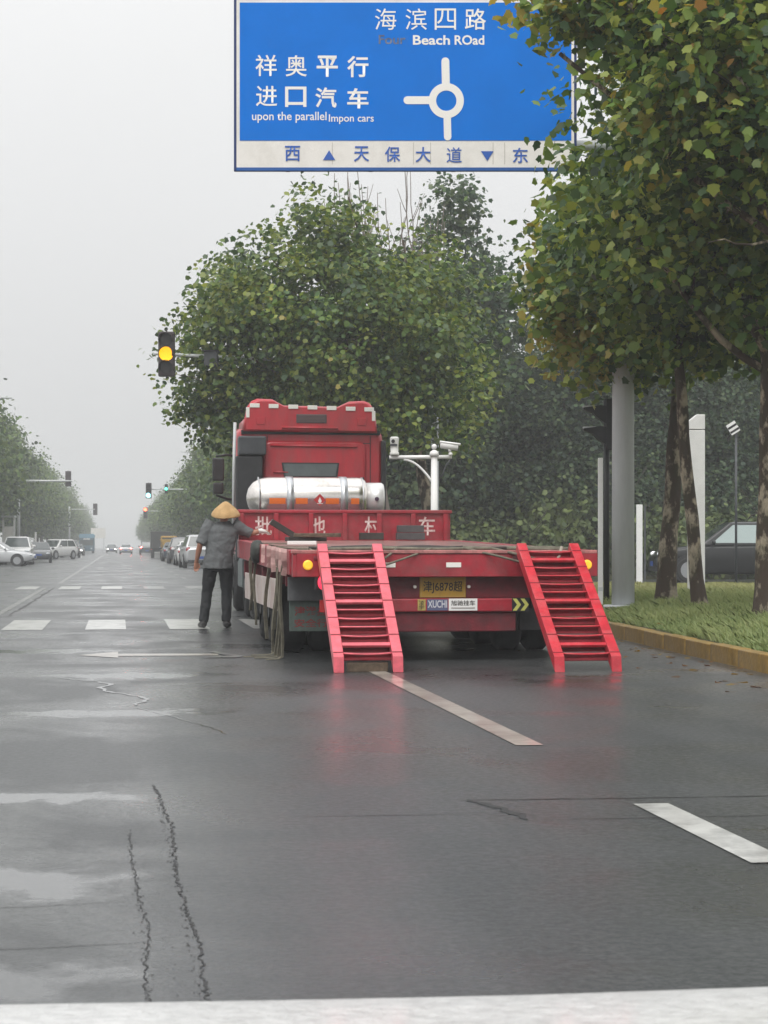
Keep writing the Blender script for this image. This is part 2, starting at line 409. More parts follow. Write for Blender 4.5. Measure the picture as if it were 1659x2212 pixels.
# ------------------------------------------------------------------ verge, kerb, grass
KP = [(5.66, 10), (5.78, 13), (5.96, 16.5), (6.11, 19.2), (6.33, 22.9), (6.6, 28), (6.95, 34), (7.25, 37.6), (7.9, 40), (9.2, 41.6), (11.5, 42.4), (40, 42.6)]
def kerb_at(s):
    for (a, b) in zip(KP[:-1], KP[1:]):
        d = math.dist(a, b)
        if s <= d:
            q = s / d; return Vector((a[0] + (b[0] - a[0]) * q, a[1] + (b[1] - a[1]) * q, 0)), math.atan2(b[1] - a[1], b[0] - a[0])
        s -= d
    return Vector((*KP[-1], 0)), 0.0
def kerb_x(y):
    for (a, b) in zip(KP[:-1], KP[1:]):
        if a[1] <= y <= b[1]: return a[0] + (b[0] - a[0]) * (y - a[1]) / (b[1] - a[1])
    return KP[0][0] if y < KP[0][1] else 1e9
KERBM = mat('kerb_yellow', (.30, .185, .04), .5, var=.3, vscale=4, coat=.2, bump=.5, bscale=25, dirt=(.15, .12, .08), dirt_amt=1.0, dscale=2.6)
kerb = bpy.data.objects.new('kerb', None); COL.objects.link(kerb); struct(kerb)
km = MB().box(-.498, .498, -.14, 0, -.2, .17).mesh('kerb_stone', KERBM)
s = .5
rk = random.Random(9)
while s < 46:
    p, a = kerb_at(s)
    o = bpy.data.objects.new('kerb_stone', km); COL.objects.link(o); o.parent = kerb
    o.location = (p.x, p.y, rk.uniform(-.006, .006)); o.rotation_euler = (0, rk.uniform(-.004, .004), a + rk.uniform(-.006, .006) )
    o.scale = (1, -1, 1)
    bv = o.modifiers.new('bevel', 'BEVEL'); bv.width = .012; bv.segments = 2
    s += 1.0
def verge_z(x, y):
    d = max(0, x - kerb_x(min(y, 37.5)) - .14)
    return .15 + .13 * min(1, d / 1.4) + .03 * mnoise.noise(Vector((x * .7, y * .7, 3)))
mb = MB(); NX, NY = 40, 44
for j in range(NY + 1):
    y = 8 + j * (42.3 - 8) / NY
    x0 = (kerb_x(y) if y < 37.6 else kerb_at_x(y) if False else None)
    if x0 is None:
        x0 = 7.25
        for (a, b) in zip(KP[:-1], KP[1:]):
            if a[1] <= y <= b[1]: x0 = a[0] + (b[0] - a[0]) * (y - a[1]) / (b[1] - a[1])
    x0 += .10
    for i in range(NX + 1):
        q = (i / NX) ** 2; x = x0 + q * (45 - x0)
        mb.v.append((x, y, verge_z(x, y) if i else .14))
for j in range(NY):
    for i in range(NX):
        a = j * (NX + 1) + i; mb.f.append((a, a + 1, a + NX + 2, a + NX + 1)); mb.m.append(0); mb.s.append(True)
struct(mb.build('verge', SOIL))
# the far sides of the crossing and the strips along the road beyond it
def slab(name, x0, x1, y0, y1, z1, m=SOIL): return struct(MB().box(x0, x1, y0, y1, -.3, z1).build(name, m))
slab('verge', 6.7, 60, 63, 700, .14); slab('verge', -60, -9.2, 63, 700, .14); slab('verge', -60, -9.2, -20, 42, .14)
slab('kerb', 6.5, 6.7, 63, 700, .15, GREYP and mat('kerb_concrete', (.30, .29, .27), .6, var=.15)); slab('kerb', -9.2, -9.0, 63, 700, .15, MATS['kerb_concrete'])

def fast_mesh(name, verts, k, m, tint=None):
    """verts (n,k,3): n separate k-gons"""
    n = verts.shape[0]
    me = bpy.data.meshes.new(name)
    me.vertices.add(n * k); me.vertices.foreach_set('co', np.ascontiguousarray(verts, dtype=np.float32).ravel())
    me.loops.add(n * k); me.loops.foreach_set('vertex_index', np.arange(n * k, dtype=np.int32))
    me.polygons.add(n); me.polygons.foreach_set('loop_start', np.arange(0, n * k, k, dtype=np.int32))
    if tint is not None:
        at = me.attributes.new('tint', 'FLOAT_COLOR', 'POINT')
        c = np.ones((n, k, 4), np.float32); c[:, :, :3] = tint[:, None, :]; at.data.foreach_set('color', c.ravel())
    me.materials.append(m); me.update(calc_edges=True); return me

GRASSM = leaf_mat('grass_blade', .25, .55)
def grass():
    g = np.random.default_rng(4); N = 150000
    y = 13 + (42 - 13) * g.random(N) ** 1.25
    kx = np.array([kerb_x(v) if v < 37.6 else 7.3 + (v - 37.6) * .6 for v in y])
    x = kx + .12 + 9.5 * g.random(N) ** 1.5
    z = np.array([verge_z(a, b) for a, b in zip(x, y)])
    cl = np.array([mnoise.noise(Vector((a * .9, b * .9, 7))) for a, b in zip(x, y)])
    h = (.045 + .085 * g.random(N)) * (1 + .9 * cl); h = np.clip(h, .02, .21)
    h *= np.where(y > 33, .55, 1.0)
    ang = g.random(N) * math.tau; lean = (.3 + .7 * g.random(N)) * h
    w = .004 + .004 * g.random(N) + y * .00012
    dx, dy = np.cos(ang), np.sin(ang)
    wind = .35 * h
    base = np.stack([x, y, z - .02], 1)
    mid = base + np.stack([dx * lean * .35 - wind * .3, dy * lean * .35, h * .65], 1)
    tip = base + np.stack([dx * lean - wind, dy * lean, h], 1)
    pa = g.random(N) * math.tau; sd = np.stack([np.cos(pa), np.sin(pa) * .4, 0 * pa], 1) * w[:, None]
    V = np.stack([base - sd, base + sd, mid + sd * .8, tip, mid - sd * .8], 1)
    c1 = np.array([.19, .26, .09]); c2 = np.array([.38, .42, .18]); c3 = np.array([.36, .34, .15])
    q = np.clip(.35 + .5 * cl + .25 * g.standard_normal(N), 0, 1)[:, None]
    far = np.clip((y - 30) / 8, 0, 1)[:, None]
    c = c1 * (1 - q) + c2 * q; c = c * (1 - .6 * far) + c3 * .6 * far
    o = bpy.data.objects.new('grass', fast_mesh('grass', V, 5, GRASSM, c)); COL.objects.link(o)
    tag(o, 'long wet green grass growing on the verge behind the yellow kerb', 'grass', kind='stuff')
grass()
# ------------------------------------------------------------------ trees
LEAF = leaf_mat('leaf', .36, .40); LEAF_F = leaf_mat('far_leaf', .25, .6)
MAPLE = np.array([(0, -.46), (.24, -.40), (.46, -.30), (.42, -.06), (.50, .14), (.30, .22), (.02, .54), (-.27, .21), (-.52, .10), (-.40, -.08), (-.44, -.32), (-.2, -.38)])
ROUGH = np.array([(0, -.5), (.42, -.28), (.36, .12), (.0, .5), (-.4, .2), (-.38, -.3)])

def leaf_cloud(blobs, n, size, seed, per=10, spread=.30, shell=.5, palette=None, outline=MAPLE, clump_cut=None, gain=1.0):
    g = np.random.default_rng(seed)
    wt = np.array([b[6] if len(b) > 6 else b[3] * b[4] * b[5] for b in blobs]); wt = wt / wt.sum()
    nc = n // per
    which = g.choice(len(blobs), nc, p=wt)
    B = np.array([b[:6] for b in blobs])[which]
    d = g.standard_normal((nc, 3)); d /= np.linalg.norm(d, axis=1)[:, None]
    r = g.random(nc) ** shell
    cen = B[:, :3] + d * r[:, None] * B[:, 3:6]
    # ragged clumps: drop clusters where a low-frequency field is low
    fld = np.array([mnoise.noise(Vector((c[0] * .75, c[1] * .75, c[2] * .9 + seed))) + .45 * mnoise.noise(Vector((c[0] * 2.1, c[1] * 2.1, c[2] * 2.1 + seed))) for c in cen])
    if clump_cut is not None:
        keep = fld + .25 * g.standard_normal(nc) > clump_cut
        cen, d, fld = cen[keep], d[keep], fld[keep]; nc = len(cen)
    idx = np.repeat(np.arange(nc), per)
    pos = cen[idx] + g.standard_normal((len(idx), 3)) * spread * np.array([1, 1, .7])
    pos[:, 2] -= .10 * np.abs(g.standard_normal(len(idx)))
    nrm = d[idx] * .55 + np.array([0, 0, .65]) + g.standard_normal((len(idx), 3)) * .75
    nrm /= np.linalg.norm(nrm, axis=1)[:, None]
    down = np.array([0, 0, -1.0]) + g.standard_normal((len(idx), 3)) * .55 + d[idx] * .5
    v = down - nrm * (down * nrm).sum(1)[:, None]; v /= np.linalg.norm(v, axis=1)[:, None]
    u = np.cross(v, nrm)
    sz = size * (.65 + .65 * g.random(len(idx)))
    pal = np.array(palette)
    t = np.clip(.42 + .8 * fld[idx] + .30 * g.standard_normal(len(idx)), 0, .999) * (len(pal) - 1)
    k = t.astype(int); f = (t - k)[:, None]
    tint = pal[k] * (1 - f) + pal[np.minimum(k + 1, len(pal) - 1)] * f
    tint *= gain * (.75 + .5 * g.random(len(idx)))[:, None]
    return pos, u, v, nrm, sz, tint

def cloud_verts(pos, u, v, nrm, sz, outline):
    k = len(outline)
    o = outline
    V = pos[:, None, :] + (u[:, None, :] * o[None, :, 0:1] - v[:, None, :] * (-o[None, :, 1:2])) * sz[:, None, None]
    fold = -np.abs(o[:, 0]) * .35 - (o[:, 1] ** 2) * .25
    return V + nrm[:, None, :] * (fold[None, :, None] * sz[:, None, None])

GREENS = [(.026, .056, .020), (.050, .100, .028), (.085, .145, .032), (.135, .195, .042), (.23, .27, .06)]
AUTUMN = GREENS + [(.26, .22, .05), (.25, .14, .04)]
DARKS = [(.018, .042, .023), (.032, .066, .030), (.052, .092, .036), (.085, .12, .045)]

def wob_tube(mb, a, b, r0, r1, n=8, seg=7, w=.08, seed=0, bend=0.0, mi=0):
    a, b = Vector(a), Vector(b); pts = []; rad = []
    rr = random.Random(seed); L = (b - a).length
    off = Vector((rr.uniform(-1, 1), rr.uniform(-1, 1), rr.uniform(-.4, .4)))
    for i in range(seg + 1):
        q = i / seg
        nv = Vector([mnoise.noise(Vector((seed * 3.1 + k * 17, q * 2.4, 0))) for k in range(3)])
        pts.append(a.lerp(b, q) + nv * w * L * math.sin(q * math.pi * .9 + .1 if i else 0) + off * bend * L * math.sin(q * math.pi))
        rad.append((r0 + (r1 - r0) * q) * (1 + .10 * mnoise.noise(Vector((seed, q * 9, 5)))))
    mb.tube(pts, rad, n, mi); return pts

def trunk_mesh(parent, base_r, fork, tips, seed, m=BARK, top_r=.6, name='trunk', lean=(0, 0)):
    """trunk from the root of its thing to the fork, then limbs to the tips (thing coordinates)"""
    mb = MB(); rr = random.Random(seed)
    f = Vector(fork); pts = []; rad = []
    N = 14
    for i in range(N + 1):
        q = i / N
        pts.append(Vector((f.x * q + .06 * mnoise.noise(Vector((seed, q * 3, 1))), f.y * q + .06 * mnoise.noise(Vector((seed, q * 3, 9))), -.15 + (f.z + .15) * q)))
        fl = 1 + .55 * max(0, 1 - q * 7) ** 2
        rad.append(base_r * (1 - .35 * q) * fl * (1 + .08 * mnoise.noise(Vector((seed * 2, q * 12, 4)))))
    n = 14; rings = []
    for p, r_ in zip(pts, rad):
        rings.append([p + Vector((math.cos(k * math.tau / n), math.sin(k * math.tau / n), 0)) * r_ * (1 + .12 * mnoise.noise(Vector((math.cos(k * math.tau / n) * 1.4, math.sin(k * math.tau / n) * 1.4, p.z * 1.5 + seed)))) for k in range(n)])
    mb.loft(rings)
    for i, t in enumerate(tips):
        q = wob_tube(mb, f - Vector((0, 0, rr.uniform(0, .5))), t, base_r * top_r * rr.uniform(.5, .8), .025, 7, 8, .10, seed + i, .05)
        for j in range(3):
            s_ = q[rr.randint(3, 7)]; wob_tube(mb, s_, s_ + Vector((rr.uniform(-1, 1), rr.uniform(-1, 1), rr.uniform(-.2, .9))) * 1.3, .022, .006, 5, 5, .15, seed * 7 + i * 3 + j)
    return mb.build(name, m, parent)

def leaf_object_meshes(outline, tints, m):
    out = []
    for i, c in enumerate(tints):
        V = cloud_verts(np.zeros((1, 3)), np.array([[1., 0, 0]]), np.array([[0, -1., 0]]), np.array([[0, 0, 1.]]), np.array([1.]), outline)
        out.append(fast_mesh('leaf', V, len(outline), m, np.array([c])))
    return out
LEAF_MESHES = None

def in_view(w):
    q = w - np.array([0, 0, EYE]); D = q[:, 0] * ST + q[:, 1] * CT; r = q[:, 0] * CT - q[:, 1] * ST
    px = 829.5 + r / D * F; py = 1180 - q[:, 2] / D * F
    return D, (px > 0) & (px < 1659) & (py > 0) & (py < 2212) & (D > 1)

def near_tree(name, label, loc, base_r, fork, tips, blobs, n, size, seed, palette, n_single=300, group=None, cut=-.25, per=9, spread=.26, shell=.45, bark=None, gain=1.4):
    t = thing(name, label, 'tree', loc, 0, group)
    trunk_mesh(t, base_r, fork, tips, seed, bark or BARK)
    pos, u, v, nrm, sz, tint = leaf_cloud(blobs, n, size, seed, per, spread, shell, palette, MAPLE, cut, gain)
    D, vis = in_view(pos + np.array(loc))
    key = np.where(vis, D, 1e6); order = np.argsort(key)
    single = order[:n_single]; rest = order[n_single:]
    me = fast_mesh('crown', cloud_verts(pos[rest], u[rest], v[rest], nrm[rest], sz[rest], MAPLE), len(MAPLE), LEAF, tint[rest])
    o = bpy.data.objects.new('crown', me); COL.objects.link(o); o.parent = t; o['kind'] = 'stuff'
    if n_single:
        for i in single:
            k = int(np.argmin([abs(tint[i] - np.array(c)).sum() for c in LEAF_TINTS]))
            lo = bpy.data.objects.new('leaf', LEAF_MESHES[k]); COL.objects.link(lo); lo.parent = t
            M = Matrix((u[i], -v[i], nrm[i])).transposed()
            if M.determinant() < 0: M = Matrix((-u[i], -v[i], nrm[i])).transposed()
            lo.location = pos[i]; lo.rotation_euler = M.to_euler(); lo.scale = (sz[i],) * 3
    return t
LEAF_TINTS = [tuple(1.42 * c for c in q) for q in AUTUMN]
LEAF_MESHES = leaf_object_meshes(MAPLE, LEAF_TINTS, LEAF)

Gp = 'plane trees on the grass verge by the sign pole'
# (x, y) of the four street trees on the near verge
near_tree('plane_tree', 'thick mottled plane tree just right of the grey sign pole', (8.44, 27.9, .27), .155, (.25, .1, 4.0),
          [(-1.6, -.6, 6.2), (-.2, .2, 7.5), (1.4, -.3, 6.0), (-2.2, .4, 5.0), (.6, -1, 5)],
          [(-.4, -.3, 5.2, 2.0, 1.9, 1.6), (-1.6, -.3, 4.9, .95, 1.0, .9), (-.7, -.3, 3.9, 1.3, 1.2, .6), (.7, 0, 7.2, 1.6, 1.7, 2.0)],
          26000, .138, 11, AUTUMN[:6], 300, Gp, per=12, spread=.22)
near_tree('plane_tree', 'slim leaning plane tree in front of the tall white post', (8.15, 25.2, .27), .105, (-.38, .1, 3.9),
          [(-1.5, -.6, 6.2), (.6, .2, 7.5), (1.2, -.3, 6.0), (-1.6, .4, 5.4)],
          [(-.3, -.3, 5.2, 1.9, 1.9, 1.6), (.5, 0, 7.0, 1.6, 1.8, 1.9), (.6, 0, 4.2, 1.8, 1.6, .9)],
          22000, .135, 12, GREENS, 300, Gp, per=12, spread=.22)
near_tree('plane_tree', 'plane tree at the right edge with flaking pale bark', (8.02, 22.3, .27), .14, (.1, .1, 3.4),
          [(-1.5, -.6, 5.8), (.2, .2, 7), (1.2, -.3, 6.0), (-1.8, .4, 5)],
          [(-.5, -.2, 5.6, 2.3, 2.2, 2.0), (.2, 0, 4.6, 2.0, 1.8, 1.1), (0, .2, 7.2, 2.2, 2.0, 1.6)],
          23000, .13, 13, GREENS, 300, Gp, per=12, spread=.22)
near_tree('plane_tree', 'plane tree off to the right whose branch overhangs the blue sign', (8.3, 19.4, .27), .15, (.1, .1, 3.6),
          [(-2.6, 1.0, 6.3), (-3.3, 1.4, 6.6), (-3.0, .6, 7.2), (1.2, -.3, 6.0), (-1.8, -.4, 6)],
          [(-1.0, .3, 6.3, 2.0, 1.6, 1.5), (-2.5, .8, 6.9, 1.1, .9, .55), (-3.2, 1.1, 7.1, .75, .6, .40), (-1.6, .3, 5.3, 1.0, 1.0, .7)],
          17000, .128, 14, AUTUMN[:6], 300, Gp, cut=-.2, per=12, spread=.20)

# the big tree behind the truck
near_tree('broad_tree', 'broad plane tree rising behind the red cab', (8.3, 47, .1), .2, (-.8, 0, 4.2),
          [(-3, -.5, 7), (-5.5, -.8, 6.0), (-2.5, 0, 10), (-1.0, .5, 9.0), (.6, 0, 7.0), (-4.4, 0, 8.4), (-6.4, -.5, 5)],
          [(-3.2, -.8, 6.6, 3.5, 3.0, 2.7), (-5.6, .6, 5.7, 1.6, 2.0, 2.0), (-3.0, 0, 9.0, 1.35, 1.5, 1.5), (-.6, 0, 6.4, 2.0, 2.2, 2.9), (-4.8, .6, 7.6, 1.5, 1.5, 1.2), (-3.0, -.6, 4.5, 3.2, 2.2, 1.3), (-6.0, .4, 4.5, 1.0, 1.1, .9), (-.9, -2.4, 4.7, 1.7, 1.2, 1.6), (-.7, -2.7, 6.1, 1.3, .9, 1.2)],
          62000, .135, 21, GREENS, 300, cut=-.13, per=18, spread=.24, gain=1.1)
near_tree('tall_tree', 'tall thin crowned tree between the broad tree and the verge trees', (12.4, 65, .1), .12, (-.2, 0, 6),
          [(-1.6, -.5, 11), (.4, .5, 13), (1.2, 0, 10.0), (-1.6, .8, 9.0), (0, 0, 12)],
          [(-.5, 0, 12.9, 1.2, 1.3, 1.7), (-.2, 0, 11.2, 1.4, 1.3, 1.4), (.8, 0, 9.6, 2.0, 1.8, 1.8), (-1.9, 0, 10.2, 1.0, 1.0, .9), (-.6, 0, 6.6, 2.4, 2.0, 2.4)],
          17000, .18, 22, DARKS, 300, cut=-.10, per=14, spread=.28, bark=BARK_D)
# bare upright twigs of a leafless top behind the broad tree
tw = thing('bare_tree', 'leafless top of thin upright twigs above the broad tree', 'tree', (8.6, 56, .1))
mb = MB(); rr = random.Random(5)
wob_tube(mb, (0, 0, -.2), (-1.2, 0, 6.5), .14, .09, 8, 8, .03, 3)
for i in range(34):
    b0 = Vector((-.9 + rr.uniform(-1.2, 1.9), rr.uniform(-.5, .5), rr.uniform(7.4, 9.2)))
    wob_tube(mb, Vector((-1.2, 0, 6.3)), b0, .05, .025, 5, 4, .05, i)
    tp = b0 + Vector((rr.uniform(-.5, .5), rr.uniform(-.3, .3), rr.uniform(2.4, 4.3)))
    q = wob_tube(mb, b0, tp, .026, .010, 5, 7, .05, i + 40)
    for j in range(3): wob_tube(mb, q[2 + j], q[2 + j] + Vector((rr.uniform(-.4, .4), rr.uniform(-.2, .2), rr.uniform(.5, 1.2))), .014, .007, 4, 4, .05, i * 5 + j)
mb.build('trunk', mat('pale_twig', (.16, .13, .11), .8), tw)

def variant_tree(name, seed, blobs, n, size, trunk_r, fork, tips, palette, per=10, spread=.4, cut=-.2, outline=ROUGH):
    t = thing(name, None, 'tree', (0, 0, -50))
    trunk_mesh(t, trunk_r, fork, tips, seed, BARK_D)
    pos, u, v, nrm, sz, tint = leaf_cloud(blobs, n, size, seed, per, spread, .5, palette, outline, cut)
    o = bpy.data.objects.new('crown', fast_mesh('crown', cloud_verts(pos, u, v, nrm, sz, outline), len(outline), LEAF_F, tint))
    COL.objects.link(o); o.parent = t; o['kind'] = 'stuff'
    return t
def place(proto, used, loc, rz, sc, label, group):
    t = proto if not used else copy_tree(proto)
    t.location = loc; t.rotation_euler = (0, 0, rz); t.scale = sc
    t['label'] = label; t['group'] = group
    return t
row_v = [variant_tree('street_tree', 31 + i,
        [(0, 0, 6.2, 3.6, 3.6, 3.4), (-.6, .4, 9.0, 2.2, 2.2, 1.9), (1.6, -1, 5.2, 2.4, 2.4, 2.0), (-1.8, .8, 5.0, 2.3, 2.3, 2.0), (0, 0, 3.6, 2.6, 2.6, 1.4)],
        14000, .27, .2, (0, 0, 4), [(1.5, 1, 7), (-1.8, .5, 7), (.2, -1.2, 9), (-.4, 1.2, 8)], GREENS[:4]) for i in range(2)]
wood_v = [variant_tree('wood_tree', 41 + i,
        [(0, 0, 7.5, 3.4, 3.4, 3.6), (.6, .4, 11.0, 2.0, 2.0, 2.2), (1.4, -1, 4.2, 2.8, 2.8, 3.0), (-1.6, .8, 3.6, 2.8, 2.8, 3.0), (0, -.8, 2.0, 3.4, 3.0, 1.9)],
        34000, .18, .22, (.2, 0, 4), [(1.5, 1, 8), (-1.8, .5, 8), (.2, -1.2, 11)], DARKS, per=14, spread=.34, cut=-.35) for i in range(2)]
rr = random.Random(77)
used = [0, 0]
def put_row(x, y, s, label, group):
    k = rr.randint(0, 1)
    place(row_v[k], used[k], (x, y, .1), rr.uniform(0, 6.28), (s * rr.uniform(.9, 1.1), s * rr.uniform(.9, 1.1), s * rr.uniform(.9, 1.1)), label, group); used[k] = 1
y = 69
while y < 560:
    put_row(8.6 + rr.uniform(-.4, .4), y, .92, 'hazy street tree in the row on the right beyond the crossing', 'street trees along the right kerb beyond the crossing')
    y += 8 + (y - 60) * .02
y = 112
while y < 600:
    put_row(-11.3 + rr.uniform(-.5, .5), y, 1.12, 'hazy street tree in the row behind the parked cars on the left', 'street trees along the left kerb')
    y += 7.5 + (y - 100) * .02
usedw = [0, 0]
W = []
for i, (x, y) in enumerate(((10.5, 66), (13.5, 68), (16.5, 67), (19.5, 69), (22.5, 68), (25.5, 70), (29, 70), (33, 72), (12, 75), (15.5, 77), (19, 76), (23, 78), (27, 79), (31, 80), (36, 78), (14, 88), (20, 89), (27, 90), (34, 92), (40, 90))):
    k = rr.randint(0, 1); s = rr.uniform(.70, .95)
    place(wood_v[k], usedw[k], (x, y, 0), rr.uniform(0, 6.28), (s * 1.1, s * 1.1, s), 'dark leafy tree in the wood across the side road', 'trees of the dark wood across the side road'); usedw[k] = 1
# low undergrowth along the edge of the wood
bv = variant_tree('bush', 51, [(0, 0, .9, 1.4, 1.2, 1.0), (.9, .2, .7, 1.0, .9, .7), (-.9, 0, .7, 1.0, .9, .7)], 6000, .13, .03, (0, 0, .6), [(.5, 0, 1.2), (-.5, .2, 1.2)], [(.05, .08, .03), (.10, .14, .045), (.15, .19, .06)], spread=.25)
bv['category'] = 'bush'
first = 1; nb = 0
for (x, y, s, pale) in ((8.9, 63.9, 1.1, 1), (11.2, 64.3, 1.5, 0), (13.8, 64.0, 1.3, 0), (16.4, 64.4, 1.6, 0), (19.0, 63.8, 1.3, 0), (21.3, 63.9, 1.6, 1), (23.8, 64.2, 1.5, 0), (26.6, 64.3, 1.4, 0), (29.5, 64.1, 1.7, 0)):
    b_ = bv if first else copy_tree(bv); first = 0
    b_.location = (x, y, 0); b_.rotation_euler = (0, 0, rr.uniform(0, 6.28)); b_.scale = (s, s, s * rr.uniform(.9, 1.3))
    b_['label'] = ('first', 'second', 'third', 'fourth', 'fifth', 'sixth', 'seventh', 'eighth', 'ninth')[nb] + ' light green bush from the left at the foot of the dark wood'; nb += 1; b_['group'] = 'bushes along the edge of the dark wood'

# dead leaves lying in the gutter and on the verge
gl = np.random.default_rng(8); N = 160
yy = 13 + 22 * gl.random(N) ** 1.4; kk = np.array([kerb_x(a) for a in yy]); inroad = gl.random(N) < .7
xx = np.where(inroad, kk - .16 - np.abs(gl.standard_normal(N)) * .5, kk + .15 + gl.random(N) * 1.2)
zz_ = np.where(inroad, .012, np.array([verge_z(a, b) for a, b in zip(xx, yy)]) + .05)
an = gl.random(N) * math.tau; uu = np.stack([np.cos(an), np.sin(an), .15 * gl.standard_normal(N)], 1); vv = np.stack([np.sin(an), -np.cos(an), .15 * gl.standard_normal(N)], 1)
tn = np.array([(.20, .11, .03), (.26, .19, .05), (.10, .06, .03)])[gl.integers(0, 3, N)]
fo = bpy.data.objects.new('fallen_leaves', fast_mesh('fallen_leaves', cloud_verts(np.stack([xx, yy, zz_], 1), uu, vv, np.tile([0, 0, 1.], (N, 1)), .07 + .07 * gl.random(N), MAPLE), len(MAPLE), LEAF, tn)); COL.objects.link(fo)
tag(fo, 'brown and yellow dead leaves lying along the gutter and verge', 'leaves', kind='stuff')
# ------------------------------------------------------------------ low flatbed trailer with loading ramps
TX0, TX1, TY = 1.70, 4.76, 18.2          # left and right side, rear face
TL = 8.2                                  # deck length, rear face to headboard
def dz(y): return 1.10 + .135 * (y / TL)   # deck height along the trailer (y measured from the rear face)
T = thing('flatbed_trailer', 'low red flatbed trailer with two loading ramps let down at its rear', 'trailer', (TX0, TY, 0))
TW = TX1 - TX0
DECKM = mat('wet_deck_plate', (.30, .12, .11), .32, col2=(.42, .24, .22), vscale=2.2, bump=.15, bscale=30, coat=.4, dirt=(.10, .06, .05), dirt_amt=.7, dscale=3)
mb = MB(); vs = []
for y in (0.0, TL): vs += [(0.03, y, dz(y) - .05), (TW - .03, y, dz(y) - .05), (TW - .03, y, dz(y)), (.03, y, dz(y))]
mb.add(vs, [(0, 3, 2, 1), (4, 5, 6, 7), (0, 1, 5, 4), (3, 7, 6, 2), (0, 4, 7, 3), (1, 2, 6, 5)]); mb.build('deck', DECKM, T)
# rear cross beam: the face the lamps sit on
mb = MB(); mb.box(.0, TW, -.06, .10, .845, 1.075); mb.build('rear_beam', RED_T, T, .008)
mb = MB(); mb.box(-.01, TW + .01, -.075, .06, 1.078, 1.112); mb.build('rear_edge', mat('worn_pinkish_edge', (.45, .17, .16), .45, var=.3, vscale=9, dirt=(.12, .09, .08), dirt_amt=.8, dscale=7), T, .006)
for sx_ in (0, 1):                        # side rails
    mb = MB(); x0 = -.02 if sx_ == 0 else TW - .09; x1 = x0 + .11
    vs = []
    for y in (.105, TL): vs += [(x0, y, dz(y) - .24), (x1, y, dz(y) - .24), (x1, y, dz(y) + .01), (x0, y, dz(y) + .01)]
    mb.add(vs, [(0, 3, 2, 1), (4, 5, 6, 7), (0, 1, 5, 4), (3, 7, 6, 2), (0, 4, 7, 3), (1, 2, 6, 5)]); mb.build('side_rail', RED_T, T, .008)
    # outriggers under the deck
for k in range(7):
    mb = MB(); y = .7 + k * 1.05; mb.box(.0, .55, y, y + .08, .74, dz(y) - .26); mb.build('outrigger', RED_D, T, .006)
for x in (.85, TW - 1.0): MB().box(x, x + .15, .12, TL + 1.0, .55, 1.03).build('chassis_beam', RED_D, T, .01)
# stepped panels below the rear beam, with the plates
MB().box(.72, TW - .42, .10, .16, .63, .842).build('plate_panel', RED_D, T, .006)
MB().box(.95, TW - .75, .0, .12, .495, .628).build('lower_beam', RED_T, T, .012)
MB().box(.98, TW - .80, .04, .14, .295, .490).build('under_panel', RED_D, T, .012)
MB().box(TW - .74, TW - .36, .16, .20, .30, .52).build('mud_flap', RUBBER, T, .005)
px_ = lambda px: (px - 829.5) / F * 18.6 * CT + 18.6 * ST - TX0      # trailer x of a point measured on the rear face
YEL = mat('plate_yellow', (.42, .27, .03), .5, var=.2, vscale=12, dirt=(.10, .07, .03), dirt_amt=.7, dscale=12)
PLK = mat('plate_ink', (.03, .025, .02), .6)
pl = MB().box(-.235, .235, 0, .008, -.105, .105).build('number_plate', YEL, T, .003); pl.location = (px_(955), .088, .74)
for q in ((-.225, .225, -.100, -.090), (-.225, .225, .090, .100), (-.225, -.215, -.09, .09), (.215, .225, -.09, .09)):
    MB().box(q[0], q[1], -.004, .0, q[2], q[3]).build('plate_rim', mat('plate_rim_yellow', (.40, .27, .07), .5), pl)
lettering('津J6878超', (0, -.003, 0), .40, .125, PLK, pl, .012)
for x in (px_(893), px_(1012)): MB().cyl((x, .095, .745), (x, .06, .745), .016, 10).build('plate_lamp', WHITE_R, T)
# the row of stickers
st = MB().box(-.04, .04, 0, .004, -.056, .056).build('sticker', mat('sticker_yellow', (.44, .34, .10), .5, dirt=(.1, .08, .03), dirt_amt=.6, dscale=18), T); st.location = (px_(905), -.006, .566)
lettering('凌', (0, -.003, .02), .05, .045, PLK, st); lettering('宇', (0, -.003, -.025), .05, .04, PLK, st)
st = MB().box(-.105, .105, 0, .004, -.056, .056).build('sticker', mat('sticker_slate', (.10, .11, .20), .5), T); st.location = (px_(939.5), -.006, .566)
lettering('XUCHI', (0, -.003, .008), .195, .075, mat('sticker_pale', (.55, .56, .60), .5), st, .02)
st = MB().box(-.145, .145, 0, .005, -.060, .060).build('sticker', WHITE, T); st.location = (px_(996), -.008, .568)
lettering('旭驰挂车', (0, -.003, .016), .245, .052, PLK, st, .01); MB().box(-.12, .12, -.003, -.001, -.040, -.028).build('sticker_line', mat('sticker_grey', (.35, .34, .32), .6), st)
for px, w in ((973, .075), (835, .05), (1157, .05)): MB().box(-w, w, 0, .006, -.024, .024).build('reflector', WHITE_R, T).location = (px_(px), -.068, .965)
for px in (652, 1268):                    # amber marker lamps on their plates
    b = MB().box(-.11, .11, 0, .01, -.115, .115).build('lamp_plate', RED_T, T, .004); b.location = (px_(px) + (.02 if px < 800 else 0), -.072, .965)
    MB().tube([(0, 0, 0), (0, -.018, 0), (0, -.03, 0)], [.05, .049, .036], 20).build('marker_lamp', AMBER, b)
TAIL = mat('lit_tail_lamp', (.7, .02, .04), .3, emit=(1, .03, .08), estr=1.4, coat=.5)
TAILW = mat('lamp_core', (1, .4, .45), .3, emit=(1, .45, .5), estr=2.0)
